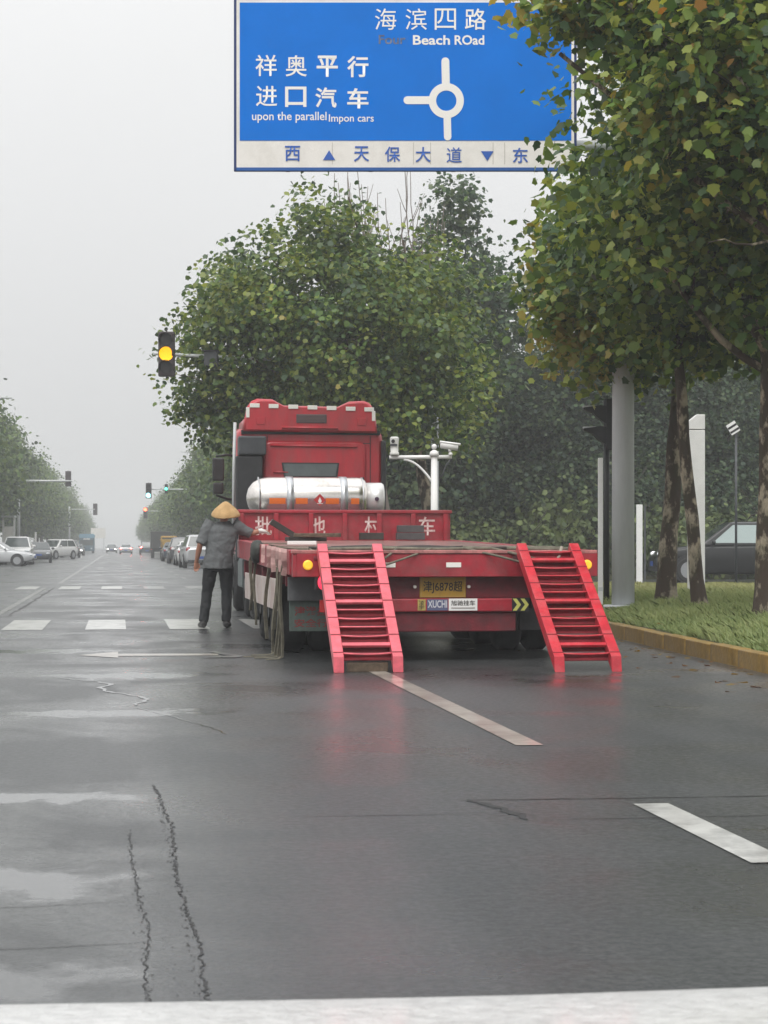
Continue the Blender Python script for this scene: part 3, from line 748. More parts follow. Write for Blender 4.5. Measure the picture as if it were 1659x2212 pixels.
l_ = MB().tube([(0, 0, 0), (0, -.05, 0), (0, -.07, 0)], [.055, .055, .035], 18, sx=1.0).build('tail_lamp', TAIL, T); l_.location = (px_(687), -.10, .795); l_.scale = (.85, 1, 1.3)
MB().ball((0, -.062, -.015), (.022, .014, .02), 10).build('lamp_core', TAILW, l_)
MB().box(px_(672), px_(718), -.09, .04, .72, .842).build('lamp_bracket', BLACK, T, .006)
for k in range(2):                        # chevron board at the right
    pass
cb = MB().box(-.085, .085, 0, .01, -.07, .07).build('chevron_plate', BLACK, T); cb.location = (px_(1123), -.01, .565)
CHV = mat('chevron_yellow', (.62, .62, .16), .4)
for dx in (-.08, 0.0):
    MB().prism([(dx, -.002, .06), (dx + .04, -.002, .06), (dx + .085, -.002, 0), (dx + .04, -.002, -.06), (dx, -.002, -.06), (dx + .045, -.002, 0)], (0, -.003, 0)).build('chevron', CHV, cb)
rb = MB().box(px_(683), px_(694), -.03, .0, .50, .62).build('reflector', mat('reflector_red', (.45, .03, .03), .4), T); MB().box(px_(694.6), px_(700), -.028, 0, .53, .60).build('reflector', WHITE_R, T)
# mud flap at the left with worn red lettering
FLAP = mat('green_grey_flap', (.085, .12, .105), .55, var=.2, vscale=8, dirt=(.05, .05, .045), dirt_amt=.6, dscale=5)
fl = MB().box(-.21, .21, 0, .015, -.16, .16).build('mud_flap', FLAP, T, .03); fl.location = (px_(672), .42, .45)
FRED = mat('worn_red_print', (.22, .03, .03), .6, dirt=(.085, .11, .10), dirt_amt=.8, dscale=14)
lettering('津港挂', (.01, -.003, .045), .34, .095, FRED, fl, .02); lettering('安全行', (.01, -.003, -.075), .34, .085, FRED, fl, .02)
MB().box(-.01, .62, .36, .40, .60, .84).build('flap_bracket', mat('grey_plate', (.10, .105, .11), .5, var=.2), T, .006)
# axles and wheels
RIM = mat('wheel_rim', (.10, .10, .10), .5, metal=.3, var=.2)
def truck_wheel(parent, x, y, z, r, w, hub=1):
    mb = MB(); prof = [(0.0, .55), (.02, .88), (.18, 1.0), (.82, 1.0), (.98, .88), (1.0, .55)]
    t = MB(); rings = []
    for q, s_ in prof: rings.append([Vector((w * (q - .5), math.cos(k * math.tau / 28) * r * s_, math.sin(k * math.tau / 28) * r * s_)) for k in range(28)])
    t.loft(rings); o = t.build('wheel', RUBBER, parent); o.location = (x, y, z)
    h = MB(); sgn = -1 if hub < 0 else 1
    h.tube([(sgn * w * .50, 0, 0), (sgn * w * .30, 0, 0)], [r * .56, r * .45], 20); h.tube([(sgn * w * .52, 0, 0), (sgn * w * .3, 0, 0)], r * .2, 14)
    h.build('rim', RIM, o); return o
for k in range(3):
    y = 2.0 + k * 1.28
    for x, hb in ((.17, -1), (.50, -1), (TW - .50, 1), (TW - .17, 1)): truck_wheel(T, x, y, .40, .40, .27, hb)
    MB().cyl((.1, y, .40), (TW - .1, y, .40), .065, 12).build('axle', BLACK, T)
# white side guard streaked with red, along the left side
GUARD = mat('dirty_side_guard', (.58, .52, .48), .5, var=.15, vscale=4, dirt=(.28, .06, .05), dirt_amt=.95, dscale=5, stretch=(1, 3.2, .5))
MB().box(-.02, .0, 1.5, 6.6, .46, .80).build('side_guard', GUARD, T, .005)
# headboard
HB = TL
def hz(py): return EYE + (1180 - py) / F * (26.6)
hx = lambda px: (px - 829.5) / F * 26.6 * CT + 26.6 * ST - TX0
MB().box(0, TW, HB, HB + .05, 1.2, hz(1108)).build('headboard', RED_T, T, .004)
MB().box(-.02, TW + .02, HB - .05, HB + .08, hz(1108) - .005, hz(1103) + .01).build('top_rail', RED_T, T, .01)
for px in (519, 594, 670, 744, 820, 895, 967): MB().box(hx(px) - .035, hx(px) + .035, HB - .05, HB - .001, dz(HB), hz(1109)).build('post', RED_T, T, .006)
for ch, px, w in (('批', 567, .24), ('池', 683, .25), ('村', 806, .24), ('车', 926, .24)):
    lettering(ch, (hx(px), HB - .004, hz(1136)), w, .27, GLYPH, T, .012)
# gooseneck reaching forward over the tractor's fifth wheel
MB().box(.55, TW - .55, HB + .06, HB + 3.6, .95, 1.2).build('gooseneck', RED_D, T, .02)

def ramp(x0, x1, m, mr, label, foot=-1.52):
    """loading ramp hinged on the rear beam, resting on the road"""
    r_ = bpy.data.objects.new('loading_ramp', None); COL.objects.link(r_); r_.parent = T; r_['label'] = label
    a = Vector((0, foot, .0)); b = Vector((0, -.05, 1.09)); d = (b - a); L = d.length; d.normalize()
    nrm = Vector((0, -d.z, d.y))                    # up and backwards, off the ramp's face
    def M(s, n): return a + d * s + nrm * n
    w = .096
    for x in (x0, x1 - w):
        mb = MB(); pts = []
        for X in (x, x + w):
            pts.append([Vector((X, *M(-.0, .0)[1:])), Vector((X, *M(L, .0)[1:])), Vector((X, *M(L, .11)[1:])), Vector((X, *M(.10, .11)[1:]))])
        mb.add(pts[0] + pts[1], [(0, 1, 2, 3), (7, 6, 5, 4), (0, 4, 5, 1), (1, 5, 6, 2), (2, 6, 7, 3), (3, 7, 4, 0)])
        mb.build('rail', m, r_, .006)
    n = 13
    for i in range(n):
        s = .16 + (L - .30) * i / (n - 1); thick = i in (1, 6, 10, 11) and i != 10
        xa, xb = x0 + w + .001, x1 - w - .001
        if thick:
            mb = MB(); v = [Vector((X, *M(s + ds, nn)[1:])) for X in (xa, xb) for ds, nn in ((-.022, .075), (.022, .075), (.022, .105), (-.022, .105))]
            mb.add(v, [(0, 1, 2, 3), (7, 6, 5, 4), (0, 4, 5, 1), (1, 5, 6, 2), (2, 6, 7, 3), (3, 7, 4, 0)]); rg = mb.build('rung', m, r_, .004)
        else:
            sag = .016 if i % 2 == 0 else .003
            mb = MB(); mb.tube([Vector((xa + (xb - xa) * q, *M(s - sag * 4 * q * (1 - q), .098)[1:])) for q in [k / 8 for k in range(9)]], .0085, 8)
            rg = mb.build('rung', m, r_)
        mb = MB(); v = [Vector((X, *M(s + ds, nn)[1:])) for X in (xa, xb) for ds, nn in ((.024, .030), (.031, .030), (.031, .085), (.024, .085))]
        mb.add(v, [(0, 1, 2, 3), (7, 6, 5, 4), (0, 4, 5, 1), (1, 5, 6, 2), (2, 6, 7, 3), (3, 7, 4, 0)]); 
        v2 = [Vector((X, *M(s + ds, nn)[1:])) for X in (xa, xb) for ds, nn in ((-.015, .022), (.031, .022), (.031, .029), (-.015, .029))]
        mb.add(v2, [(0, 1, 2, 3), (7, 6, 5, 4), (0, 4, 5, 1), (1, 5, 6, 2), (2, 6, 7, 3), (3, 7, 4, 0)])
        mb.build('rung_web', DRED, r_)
    # weld ticks across the rails
    for x in (x0, x1 - w):
        for i in range(0, n, 2):
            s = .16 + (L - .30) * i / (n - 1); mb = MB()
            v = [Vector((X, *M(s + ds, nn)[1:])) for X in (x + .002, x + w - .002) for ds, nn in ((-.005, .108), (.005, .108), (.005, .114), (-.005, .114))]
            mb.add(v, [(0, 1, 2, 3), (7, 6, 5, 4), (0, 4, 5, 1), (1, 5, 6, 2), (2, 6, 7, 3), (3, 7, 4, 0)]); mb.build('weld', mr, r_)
    for x in (x0 + .05, x1 - .05): MB().cyl((x - .08, -.055, 1.03), (x + .08, -.055, 1.03), .028, 12).build('hinge', RED_D, r_)
    return r_
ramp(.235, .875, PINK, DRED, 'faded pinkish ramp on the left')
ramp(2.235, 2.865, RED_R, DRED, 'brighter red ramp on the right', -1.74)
tag(MB().box(-.19, .19, -.05, .05, 0, .085).build('timber_block', WOOD, None, .006), 'brown timber block on the road under the foot of the pinkish ramp', 'timber block').location = (TX0 + .56, TY - 1.36, 0)

# lashing straps, ropes, planks on the trailer
def strap(name, pts, w, m, label, group, cat='strap', thick=.004, axis=(0, 1, 0)):
    """flat webbing along a path; its width lies along Y"""
    mb = MB(); pts = [Vector(p) for p in pts]
    L = []
    for i, p in enumerate(pts):
        t = (pts[min(i + 1, len(pts) - 1)] - pts[max(i - 1, 0)]).normalized()
        wd = Vector(axis) if abs(t.dot(Vector(axis))) < .8 else Vector((1, 0, 0)); wd = (wd - t * wd.dot(t)).normalized(); nn = t.cross(wd)
        L.append([p + wd * w / 2 + nn * thick, p - wd * w / 2 + nn * thick, p - wd * w / 2 - nn * thick, p + wd * w / 2 - nn * thick])
    mb.loft(L, 0, True, False)
    o = mb.build(name, m); return tag(o, label, cat, group)
rs = random.Random(12)
GS = 'lashing straps hanging over the left edge of the trailer'
for k, (y, zl, m) in enumerate(((18.75, .03, WEB), (18.98, .02, WEB), (19.2, .02, WEB), (19.42, .28, WEB), (19.62, .04, WEB), (20.6, .12, WEB), (22.4, .2, WEB), (23.1, .35, WEB))):
    ye = y + rs.uniform(-.1, .1); zt = dz(y - TY)
    path = [(TX0 + .5, y, zt + .008), (TX0 + .1, y, zt + .01), (TX0 - .03, y, zt + .018), (TX0 - .035, y, zt - .1)]
    for i in range(1, 8):
        q = i / 7; path.append((TX0 - .04 - .02 * math.sin(q * 5 + k) - .03 * q, y + (ye - y) * q + .02 * math.sin(q * 6 + k * 2), zt - .1 + (zl - zt + .1) * q))
    if zl < .06: path += [(TX0 - .10, ye - .06, .012), (TX0 - .22 - .1 * (k % 3), ye - .12, .01)]
    strap('lashing_strap', path, .036 + .014 * (k % 2), m, ('first', 'second', 'third', 'fourth', 'fifth', 'sixth', 'seventh', 'eighth')[k] + ' khaki strap from the rear corner hanging off the left trailer edge', GS, axis=(.75, .66, 0))
for k in range(6):                        # short faded bands wrapped over the rail
    y = (18.5, 18.85, 19.25, 19.75, 20.4, 21.2)[k]; zt = dz(y - TY); w = .055 - .006 * (k % 3)
    strap('rail_band', [(TX0 - .052, y + .02, zt + .02), (TX0 - .054, y, zt - .02), (TX0 - .056, y, zt - .1), (TX0 - .050 + .012 * (-1) ** k, y + .03 * (-1) ** k, zt - .17), (TX0 - .056, y + .04 * (-1) ** k, zt - .25 + .03 * (k % 3))], w, WEB_P,
          ('first', 'second', 'third', 'fourth', 'fifth', 'sixth')[k] + ' short faded pink band from the rear corner folded over the left rail', 'faded bands over the left rail', axis=(1, .2, 0))
def rope(pts, r, label, m=WEB, group='ropes tied across the rear edge of the deck', name='rope'):
    mb = MB(); mb.tube(pts, r, 6); return tag(mb.build(name, m), label, 'rope', group)
zr = 1.12
rope([(TX0 + .17, 18.2, zr), (TX0 + .30, 18.11, 1.05), (TX0 + .42, 17.98, .965), (TX0 + .50, 17.94, .95)], .013, 'rope from the left deck corner down onto the pinkish ramp')
rope([(TX0 + 1.05, 18.22, zr + .01), (TX0 + .93, 18.08, 1.05), (TX0 + .80, 17.96, .965)], .013, 'short rope from the deck edge to the right rail of the pinkish ramp')
rope([(TX0 + 1.40, 18.22, zr + .01), (TX0 + 1.1, 18.06, 1.03), (TX0 + .82, 17.94, .945)], .011, 'longer rope slanting across the beam to the pinkish ramp')
rope([(TX0 + 1.72, 18.22, zr + .012), (TX0 + 2.05, 18.06, 1.05), (TX0 + 2.30, 17.96, .98)], .012, 'rope slanting from the deck edge to the left rail of the bright red ramp')
rope([(TX0 + 2.0, 18.22, zr + .012), (TX0 + 2.36, 18.02, 1.04), (TX0 + 2.56, 17.95, .965)], .014, 'rope ending at the middle rung of the bright red ramp')
rope([(TX0 + 2.72, 18.2, zr + .02), (TX0 + 2.66, 18.04, 1.05), (TX0 + 2.56, 17.95, .96)], .016, 'pale rope looped over the deck edge at the bright red ramp', mat('pale_rope', (.36, .32, .26), .8, var=.2))
for k, (x0, x1, y0, y1, r_) in enumerate(((.3, 2.9, 18.32, 18.5, .017), (.2, 2.2, 18.55, 18.42, .014), (.9, 3.0, 18.9, 19.3, .016), (.5, 1.8, 19.2, 18.7, .018))):
    pts = [(TX0 + x0 + (x1 - x0) * q, y0 + (y1 - y0) * q + .03 * math.sin(q * 9 + k), dz(y0 - TY) + .016 + .012 * abs(math.sin(q * 7 + k))) for q in [i / 12 for i in range(13)]]
    rope(pts, r_, ('cord lying closest to the rear edge of the deck', 'cord slanting forward at the left rear of the deck', 'cord farthest to the right on the rear deck', 'thickest slack cord lying over the left half of the deck')[k], WOOD_D if k % 2 else WEB, 'slack cords on the deck', 'cord')
def plank(c, s, rz, label, m=WOOD_D, group=None, ry=0.0, name='plank', cat='plank'):
    o = MB().cbox((0, 0, s[2] / 2), s).build(name, m, None, .006); o.location = c; o.rotation_euler = (0, ry, rz); return tag(o, label, cat, group)
Z2 = dz(6.2) + .012
plank((TX0 + .72, 24.0, Z2), (.55, .12, .055), .35, 'dark plank lying flat near the gloved hand')
plank((TX0 + .86, 23.9, Z2 + .056), (.60, .14, .05), -.30, 'brown plank lying across the other timbers by the headboard', WOOD)
plank((TX0 + .62, 25.4, dz(7) + .08), (.62, .10, .08), .05, 'dark plank leaning down to the right in front of the headboard', WOOD_D, None, .55)
plank((TX0 + .42, 21.5, dz(3.3) + .012), (.34, .06, .045), .1, 'short white bar at the left edge of the deck', WHITE, None, 0, 'white_bar', 'bar')
for k in range(2): plank((TX0 + 2.42, 26.05, dz(7.9) + .012 + k * .105), (.40 - .03 * k, .16, .10), .02 * k, ('lower', 'upper')[k] + ' of two dark grey blocks stacked before the headboard', mat('grey_block', (.07, .068, .07), .6, var=.2), None, 0, 'dark_block', 'block')
plank((TX0 + 1.86, 26.05, dz(7.9) + .012), (.34, .14, .10), 0, 'single dark block on the deck under the third headboard letter', WOOD_D, None, 0, 'dark_block', 'block')
mb = MB(); mb.ball((0, 0, 0), (.09, .16, .14), 14); o = mb.build('tarp_bundle', mat('dark_tarp', (.035, .04, .035), .6, var=.3, bump=.6, bscale=9))
o.location = (TX0 - .04, 22.3, dz(4.1) - .08); tag(o, 'dark bundle of tarpaulin hanging over the left edge of the deck', 'tarpaulin')
dm = o.modifiers.new('crumple', 'DISPLACE'); tx = bpy.data.textures.new('crumple', 'CLOUDS'); tx.noise_scale = .12; dm.texture = tx; dm.strength = .08; dm.texture_coords = 'LOCAL'

# ------------------------------------------------------------------ tractor with red sleeper cab
CX0, CX1, CY = 2.07, 4.60, 32.2
K = thing('tractor_truck', 'red truck tractor with a high sleeper cab and a steel gas tank behind it', 'truck', (CX0, CY, 0))
CW = CX1 - CX0
cx = lambda px: ((px - 829.5) / F * 32.4) * CT + 32.4 * ST - CX0
cz = lambda py: EYE + (1180 - py) / F * 32.2
def rrect(x0, x1, z0, z1, r, y, n=5):
    out = []
    for (ccx, ccz, a0) in ((x1 - r, z1 - r, 0), (x0 + r, z1 - r, 90), (x0 + r, z0 + r, 180), (x1 - r, z0 + r, 270)):
        for k in range(n + 1):
            a = R(a0 + 90 * k / n); out.append(Vector((ccx + r * math.cos(a), y, ccz + r * math.sin(a))))
    return out
# cab body: rounded box with a raked roof
mb = MB(); rings = []
for y, ins, zt in ((0, .07, 3.13), (.06, .0, 3.2), (1.5, .0, 3.3), (2.0, .02, 3.2), (2.25, .10, 2.7), (2.35, .14, 1.9)):
    rings.append(rrect(ins, CW - ins, .95, zt, .16, y))
mb.loft(rings); mb.build('cab', RED, K)
mb = MB(); mb.loft([rrect(.42, CW - .30, cz(1110), cz(952), .14, y) for y in (-.004, -.035)] + [rrect(.47, CW - .35, cz(1110) + .05, cz(957), .12, -.06)]); mb.build('back_panel', RED, K)
MB().tube([(.55, -.07, cz(962)), (CW - .46, -.07, cz(964))], .022, 10).build('panel_ridge', RED, K)
MB().tube([(.60, -.07, cz(1020)), (.86, -.07, cz(1020))], .018, 8).build('panel_ridge', RED, K)
MB().prism([(cx(606), -.066, cz(999)), (cx(732), -.066, cz(999)), (cx(728), -.066, cz(1030)), (cx(611), -.066, cz(1030))], (0, -.012, 0)).build('window_frame', BLACK, K, .006)
MB().prism([(cx(610), -.079, cz(1002)), (cx(728), -.079, cz(1002)), (cx(724), -.079, cz(1028)), (cx(615), -.079, cz(1028))], (0, -.005, 0)).build('rear_window', mat('grey_glass', (.09, .11, .11), .12, spec=.6, coat=.5, var=.15, vscale=3), K)
# roof spoiler with raised ends
sp = []
x0s, x1s = cx(523), cx(815)
prof = [(x0s - .0, 932), (x0s + .02, 905), (x0s + .06, 880), (x0s + .14, 867), (x0s + .24, 862), (x0s + .50, 863), (x0s + .60, 870), (x0s + .70, 876), (x1s - .70, 878), (x1s - .60, 872), (x1s - .50, 866), (x1s - .24, 864), (x1s - .14, 869), (x1s - .06, 882), (x1s - .02, 907), (x1s, 934)]
mb = MB()
out = [Vector((x, 0, cz(py))) for x, py in prof]
ctr = Vector(((x0s + x1s) / 2, 0, cz(905)))
back = [Vector((p.x, -.10, p.z)) for p in out]; mid = [Vector((ctr.x + (p.x - ctr.x) * .965, -.155, ctr.z + (p.z - ctr.z) * .86)) for p in out]
fr = [Vector((p.x, 1.3, p.z - .35 if p.z > cz(900) else p.z)) for p in out]
mb.loft([fr, back, mid]); mb.build('roof_spoiler', RED, K)
for px in (553, 596, 640, 682, 724, 768): pass
for px, py in ((548, 877), (590, 878), (634, 879), (677, 880), (720, 881), (763, 882), (805, 883)):
    px = 515 + (px - 515) * .97
    MB().box(cx(px) - .085, cx(px) + .085, -.172, -.160, cz(py) - .038, cz(py) + .034).build('reflective_strip', WHITE_R, K, .004)
for px, py in ((532, 892), (806, 897)): MB().box(cx(px) - .030, cx(px) + .030, -.172, -.160, cz(py) - .09, cz(py) + .085).build('reflective_strip', WHITE_R, K, .004)
MB().box(cx(637), cx(703), -.170, -.157, cz(914), cz(895)).build('vent_panel', mat('vent_grey', (.10, .08, .08), .5), K, .01)
for k in range(5): MB().box(cx(640), cx(700), -.178, -.171, cz(911) + k * .024, cz(911) + k * .024 + .012).build('vent_slat', mat('vent_slat_grey', (.16, .11, .11), .5), K)
MB().tube([(cx(606), -.165, cz(924)), (cx(728), -.165, cz(925))], .022, 8).build('panel_ridge', RED, K)
for px in (560, 780): MB().prism([(cx(px) - .09, -.158, cz(902)), (cx(px) + .09, -.158, cz(902)), (cx(px) + .07, -.158, cz(918)), (cx(px) - .07, -.158, cz(918))], (0, -.010, 0)).build('panel_boss', RED, K, .008)
MB().box(.05, CW - .05, -.03, .3, 3.10, 3.17).build('roof_gap', BLACK, K)
for x in (.50, CW - .22): MB().box(x - .006, x + .006, -.012, .0, 1.0, 3.08).build('panel_seam', BLACK, K)
MB().box(.50, CW - .22, -.012, 0, cz(956) - .006, cz(956) + .006).build('panel_seam', BLACK, K)
MB().tube([(.62 + .5 * q, -.10 - .9 * q, 2.05 + .25 * math.sin(q * math.pi) - .6 * q) for q in [j / 20 for j in range(21)]], .02, 8).build('air_hose', RUBBER, K)
MB().tube([(CW - .35, -.05, 1.5), (CW - .35, -.12, 1.55), (CW - .35, -.12, 2.3), (CW - .35, -.05, 2.35)], .016, 8).build('grab_handle', BLACK, K)
# tall intake and dark side fairing at the left, dark edge at the right
MB().box(-.02, .46, -.34, -.02, cz(985), cz(944)).build('air_intake', DGREY, K, .03)
MB().box(-.06, .40, -.30, -.03, .9, cz(985) - .006).build('intake_duct', BLACK, K, .03)
MB().box(CW - .03, CW + .05, -.08, .5, 1.05, cz(950)).build('side_fairing', BLACK, K, .02)
MB().tube([(-.06, -.02, 3.3), (-.075, .05, 2.5), (-.09, .05, 1.3)], .028, 8).build('side_trim', GREYP, K)
# steel gas tank across the frame behind the cab
TYc = -1.75
tz = cz(1073) - .0; tr = .345
tcx = lambda px: ((px - 829.5) / F * 30.6) * CT + 30.6 * ST - CX0
tzz = lambda py: EYE + (1180 - py) / F * 30.4
tz = tzz(1075)
g0, g1 = tcx(531), tcx(797)
rings = []
for q, s_ in ((0, .12), (.015, .45), (.05, .72), (.10, .90), (.16, .985), (.20, 1.0), (1 - .10, 1.0), (1 - .06, .975), (1 - .03, .86), (1 - .01, .6), (1.0, .2)):
    rings.append([Vector((g0 + (g1 - g0) * q, TYc + tr * s_ * math.cos(k * math.tau / 40), tz + tr * s_ * math.sin(k * math.tau / 40))) for k in range(40)])
mb = MB(); mb.loft(rings); tank = mb.build('gas_tank', CHROME, K)
def band(x, w, m, name, par, rr_=1.012):
    mb = MB(); mb.tube([(x - w / 2, TYc, tz), (x + w / 2, TYc, tz)], tr * rr_, 40); mb.build(name, m, par)
for px in (623, 740): band(tcx(px), .12, STRAPM, 'tank_band', tank, 1.03)
for px in (556, 782): band(tcx(px), .012, STRAPM, 'weld_seam', tank, 1.004)
def on_tank(x0, x1, a0, a1, m, name, rad=1.006):
    mb = MB(); vs = []; n = 5
    for i in range(n + 1):
        a = R(a0 + (a1 - a0) * i / n)
        for x in (x0, x1): vs.append((x, TYc - tr * rad * math.cos(a), tz + tr * rad * math.sin(a)))
    mb.add(vs, [(2 * i, 2 * i + 1, 2 * i + 3, 2 * i + 2) for i in range(n)], 0, True); return mb.build(name, m, tank)
for a, b in ((577, 612), (634, 660), (699, 728), (754, 772)): on_tank(tcx(a), tcx(b), -18, -2, ORANGE, 'reflective_strip')
dmx, dmz = tcx(686), tz - .04
o = MB().prism([(-.10, 0, 0), (0, 0, .10), (.10, 0, 0), (0, 0, -.10)], (0, -.006, 0)).build('hazard_diamond', mat('hazard_red', (.45, .03, .03), .5), tank); o.location = (dmx, TYc - tr * 1.012, dmz)
MB().prism([(-.03, -.008, -.02), (.0, -.008, .045), (.03, -.008, -.02), (.012, -.008, -.05), (-.012, -.008, -.05)], (0, -.003, 0)).build('flame_symbol', WHITE, o); MB().box(-.045, .045, -.010, -.007, -.064, -.055).build('symbol_line', WHITE, o)
vb = MB(); vb.tube([(tcx(797) - .04, TYc, tz), (tcx(826), TYc, tz), (tcx(830), TYc, tz)], [tr * .74, tr * .74, tr * .68], 28); vb = vb.build('valve_cover', mat('pale_steel', (.80, .80, .79), .35, metal=.4), tank)
MB().cyl((tcx(812), TYc - tr * .70, tz - .02), (tcx(812), TYc - tr * .78, tz - .02), .035, 14).build('valve_port', mat('dark_port', (.05, .02, .05), .5), vb)
MB().box(g0 + .1, g1, TYc - .3, TYc + .3, tz - .55, tz - tr * .9).build('tank_cradle', BLACK, K)
# mirrors at the left
mr_ = MB(); mr_.box(-.37, -.16, 1.55, 1.68, cz(1032), cz(980)); mr_.build('mirror', BLACK, K, .03)
MB().box(-.36, -.17, 1.55, 1.68, cz(1062), cz(1036)).build('mirror', BLACK, K, .03)
MB().tube([(-.3, 1.7, cz(976)), (-.1, 1.75, cz(972)), (0.02, 1.8, cz(974))], .022, 8).build('mirror_arm', BLACK, K)
MB().tube([(-.3, 1.7, cz(1064)), (-.1, 1.75, cz(1072)), (0.02, 1.8, cz(1074))], .022, 8).build('mirror_arm', BLACK, K)
for y in (-3.2, -1.9, 1.1):
    for x, hb in ((.13, -1), (CW - .13, 1)) if y > 0 else ((.13, -1), (.48, -1), (CW - .48, 1), (CW - .13, 1)): truck_wheel(K, x, y, .52, .52, .30, hb)
    MB().cyl((.1, y, .52), (CW - .1, y, .52), .08, 12).build('axle', BLACK, K)
for x in (.75, CW - .95): MB().box(x, x + .2, -4.2, 1.8, .75, 1.0).build('chassis_beam', BLACK, K)
MB().box(-.02, .5, -1.3, -.1, .45, .95).build('side_tank', mat('teal_grey_skirt', (.06, .085, .085), .4, var=.2), K, .04)
for x in (.13, CW - .13): MB().box(x - .26, x + .26, -4.1, -.9, 1.06, 1.09).build('mudguard', RUBBER, K)
MB().box(.2, CW - .2, .2, 2.2, .5, .95).build('engine_cover', BLACK, K)

# ------------------------------------------------------------------ the person beside the trailer
def fused(mb, name, m, parent, vox, smooth=6, disp=0.0, dscale=.1, mats2=None):
    me = mb.mesh(name, m); o = bpy.data.objects.new(name, me); COL.objects.link(o)
    r_ = o.modifiers.new('remesh', 'REMESH'); r_.mode = 'VOXEL'; r_.voxel_size = vox; r_.use_smooth_shade = True
    s_ = o.modifiers.new('smooth', 'SMOOTH'); s_.iterations = smooth; s_.factor = .5
    if disp:
        d_ = o.modifiers.new('folds', 'DISPLACE'); t_ = bpy.data.textures.new(name, 'CLOUDS'); t_.noise_scale = dscale; d_.texture = t_; d_.strength = disp; d_.texture_coords = 'LOCAL'
    dg = bpy.context.evaluated_depsgraph_get(); me2 = bpy.data.meshes.new_from_object(o.evaluated_get(dg)); me2.name = name
    o.modifiers.clear(); o.data = me2; o.parent = parent; return o
SKIN = mat('tanned_skin', (.36, .17, .11), .5, var=.1)
SHIRT = mat('grey_shirt', (.105, .112, .115), .8, var=.07, vscale=5, bump=.35, bscale=14)
PANTS = mat('dark_trousers', (.010, .012, .014), .75, var=.3, vscale=6, bump=.3, bscale=12)
SHOE = mat('dark_shoe', (.022, .021, .021), .5)
HAIR = mat('black_hair', (.012, .011, .010), .6)
pp = G(471, 1356); PE = thing('person', 'person in a woven conical hat, grey shirt and dark trousers reaching onto the trailer', 'person', (pp.x, pp.y, 0))
RS, RE, RW = Vector((.275, .02, 1.42)), Vector((.46, .04, 1.33)), Vector((.62, -.01, 1.375))
LS, LE, LW = Vector((-.14, .03, 1.41)), Vector((-.255, -.03, 1.17)), Vector((-.30, .09, .93))
HIPZ = .90
legs = (((-.095, 0, HIPZ), (-.15, .07, .50), (-.205, -.03, .09), (-.25, .12, .035)), ((.105, 0, HIPZ), (.125, .05, .50), (.115, 0, .09), (.17, .14, .035)))
mb = MB()
mb.tube([(0, 0, .88), (0.01, .01, 1.0), (.03, .02, 1.15), (.055, .02, 1.3), (.07, .03, 1.40), (.075, .04, 1.455)], [.13, .13, .13, .135, .11, .06], 16)
mb.tube([(.075, .035, 1.42), (.085, .05, 1.52)], .056, 12); mb.ball((.09, .065, 1.60), (.076, .095, .115), 16)
mb.ball((.09, .162, 1.585), (.012, .018, .022), 8)                         # nose
for s_ in (-1, 1):
    mb.ball((.09 + s_ * .078, .06, 1.59), (.012, .02, .03), 8)                  # ears
    mb.ball((.09 + s_ * .032, .148, 1.61), (.014, .012, .009), 8)
mb.ball((.09, .15, 1.55), (.028, .014, .010), 8)
mb.tube([(-.12, .02, 1.39), (.25, .02, 1.39)], .05, 12)
for hip, kn, an, toe in legs:
    mb.tube([hip, Vector(hip).lerp(Vector(kn), .5), kn, Vector(kn).lerp(Vector(an), .35), an], [.09, .078, .055, .056, .038], 12)
    mb.tube([an, (an[0], an[1] - .02, .05), (toe[0] * .7 + an[0] * .3, toe[1] * .7 + an[1] * .3, .042)], [.034, .030, .020], 10)
for S, E_, W_ in ((RS, RE, RW), (LS, LE, LW)):
    mb.tube([S, S.lerp(E_, .5), E_, E_.lerp(W_, .35), W_], [.056, .05, .040, .041, .027], 12)
def hand(mb, W_, d, side, r=.0085, k=1.0):
    d = d.normalized(); up = Vector((0, 0, 1)); lat = d.cross(up).normalized(); 
    if lat.length < .1: lat = Vector((1, 0, 0))
    nn = lat.cross(d).normalized()
    mb.tube([W_ - d * .02, W_ + d * .03, W_ + d * .085], [.026 * k, .036 * k, .036 * k], 10, sx=.5 if k == 1 else .62, up=lat)
    for i in range(4):
        b_ = W_ + d * .078 + lat * (i - 1.5) * .019; L_ = (.062, .072, .068, .052)[i]
        mb.tube([b_, b_ + d * L_ * .5 - nn * .008, b_ + d * L_ * .85 - nn * .028], [r, r * .95, r * .8], 7)
    b_ = W_ + d * .03 + lat * side * .03
    mb.tube([b_, b_ + d * .035 + lat * side * .022, b_ + d * .06 + lat * side * .016 - nn * .015], [r * 1.2, r * 1.05, r * .85], 7)
hand(mb, RW, Vector((.96, .08, -.16)), -1); hand(mb, LW, Vector((-.02, .25, -.97)), 1)
fused(mb, 'body', SKIN, PE, .0055, 3)
# shirt: torso hanging straight to the hips, short sleeves
mb = MB(); rings = []
for z, cxx, cyy, rx, ry in ((.835, -.01, .0, .215, .16), (.90, -.005, 0, .21, .158), (1.0, 0.01, .0, .203, .152), (1.12, 0.03, .01, .203, .152), (1.25, 0.05, .02, .212, .157), (1.36, 0.065, .025, .215, .155), (1.42, 0.07, .03, .195, .135), (1.465, 0.075, .04, .13, .105), (1.50, 0.08, .045, .085, .08)):
    rings.append([Vector((cxx + rx * math.cos(k * math.tau / 28) * (1 + .03 * math.sin(k * 1.9 + z * 9)), cyy + ry * math.sin(k * math.tau / 28), z)) for k in range(28)])
mb.loft(rings)
for S, E_, W_, q in ((RS, RE, RW, 1.05), (LS, LE, LW, .95)):
    d_ = E_ - S; mb.tube([S - d_ * .35, S + d_ * .05, S + d_ * .5, S + d_ * q], [.09, .092, .080, .078], 14)
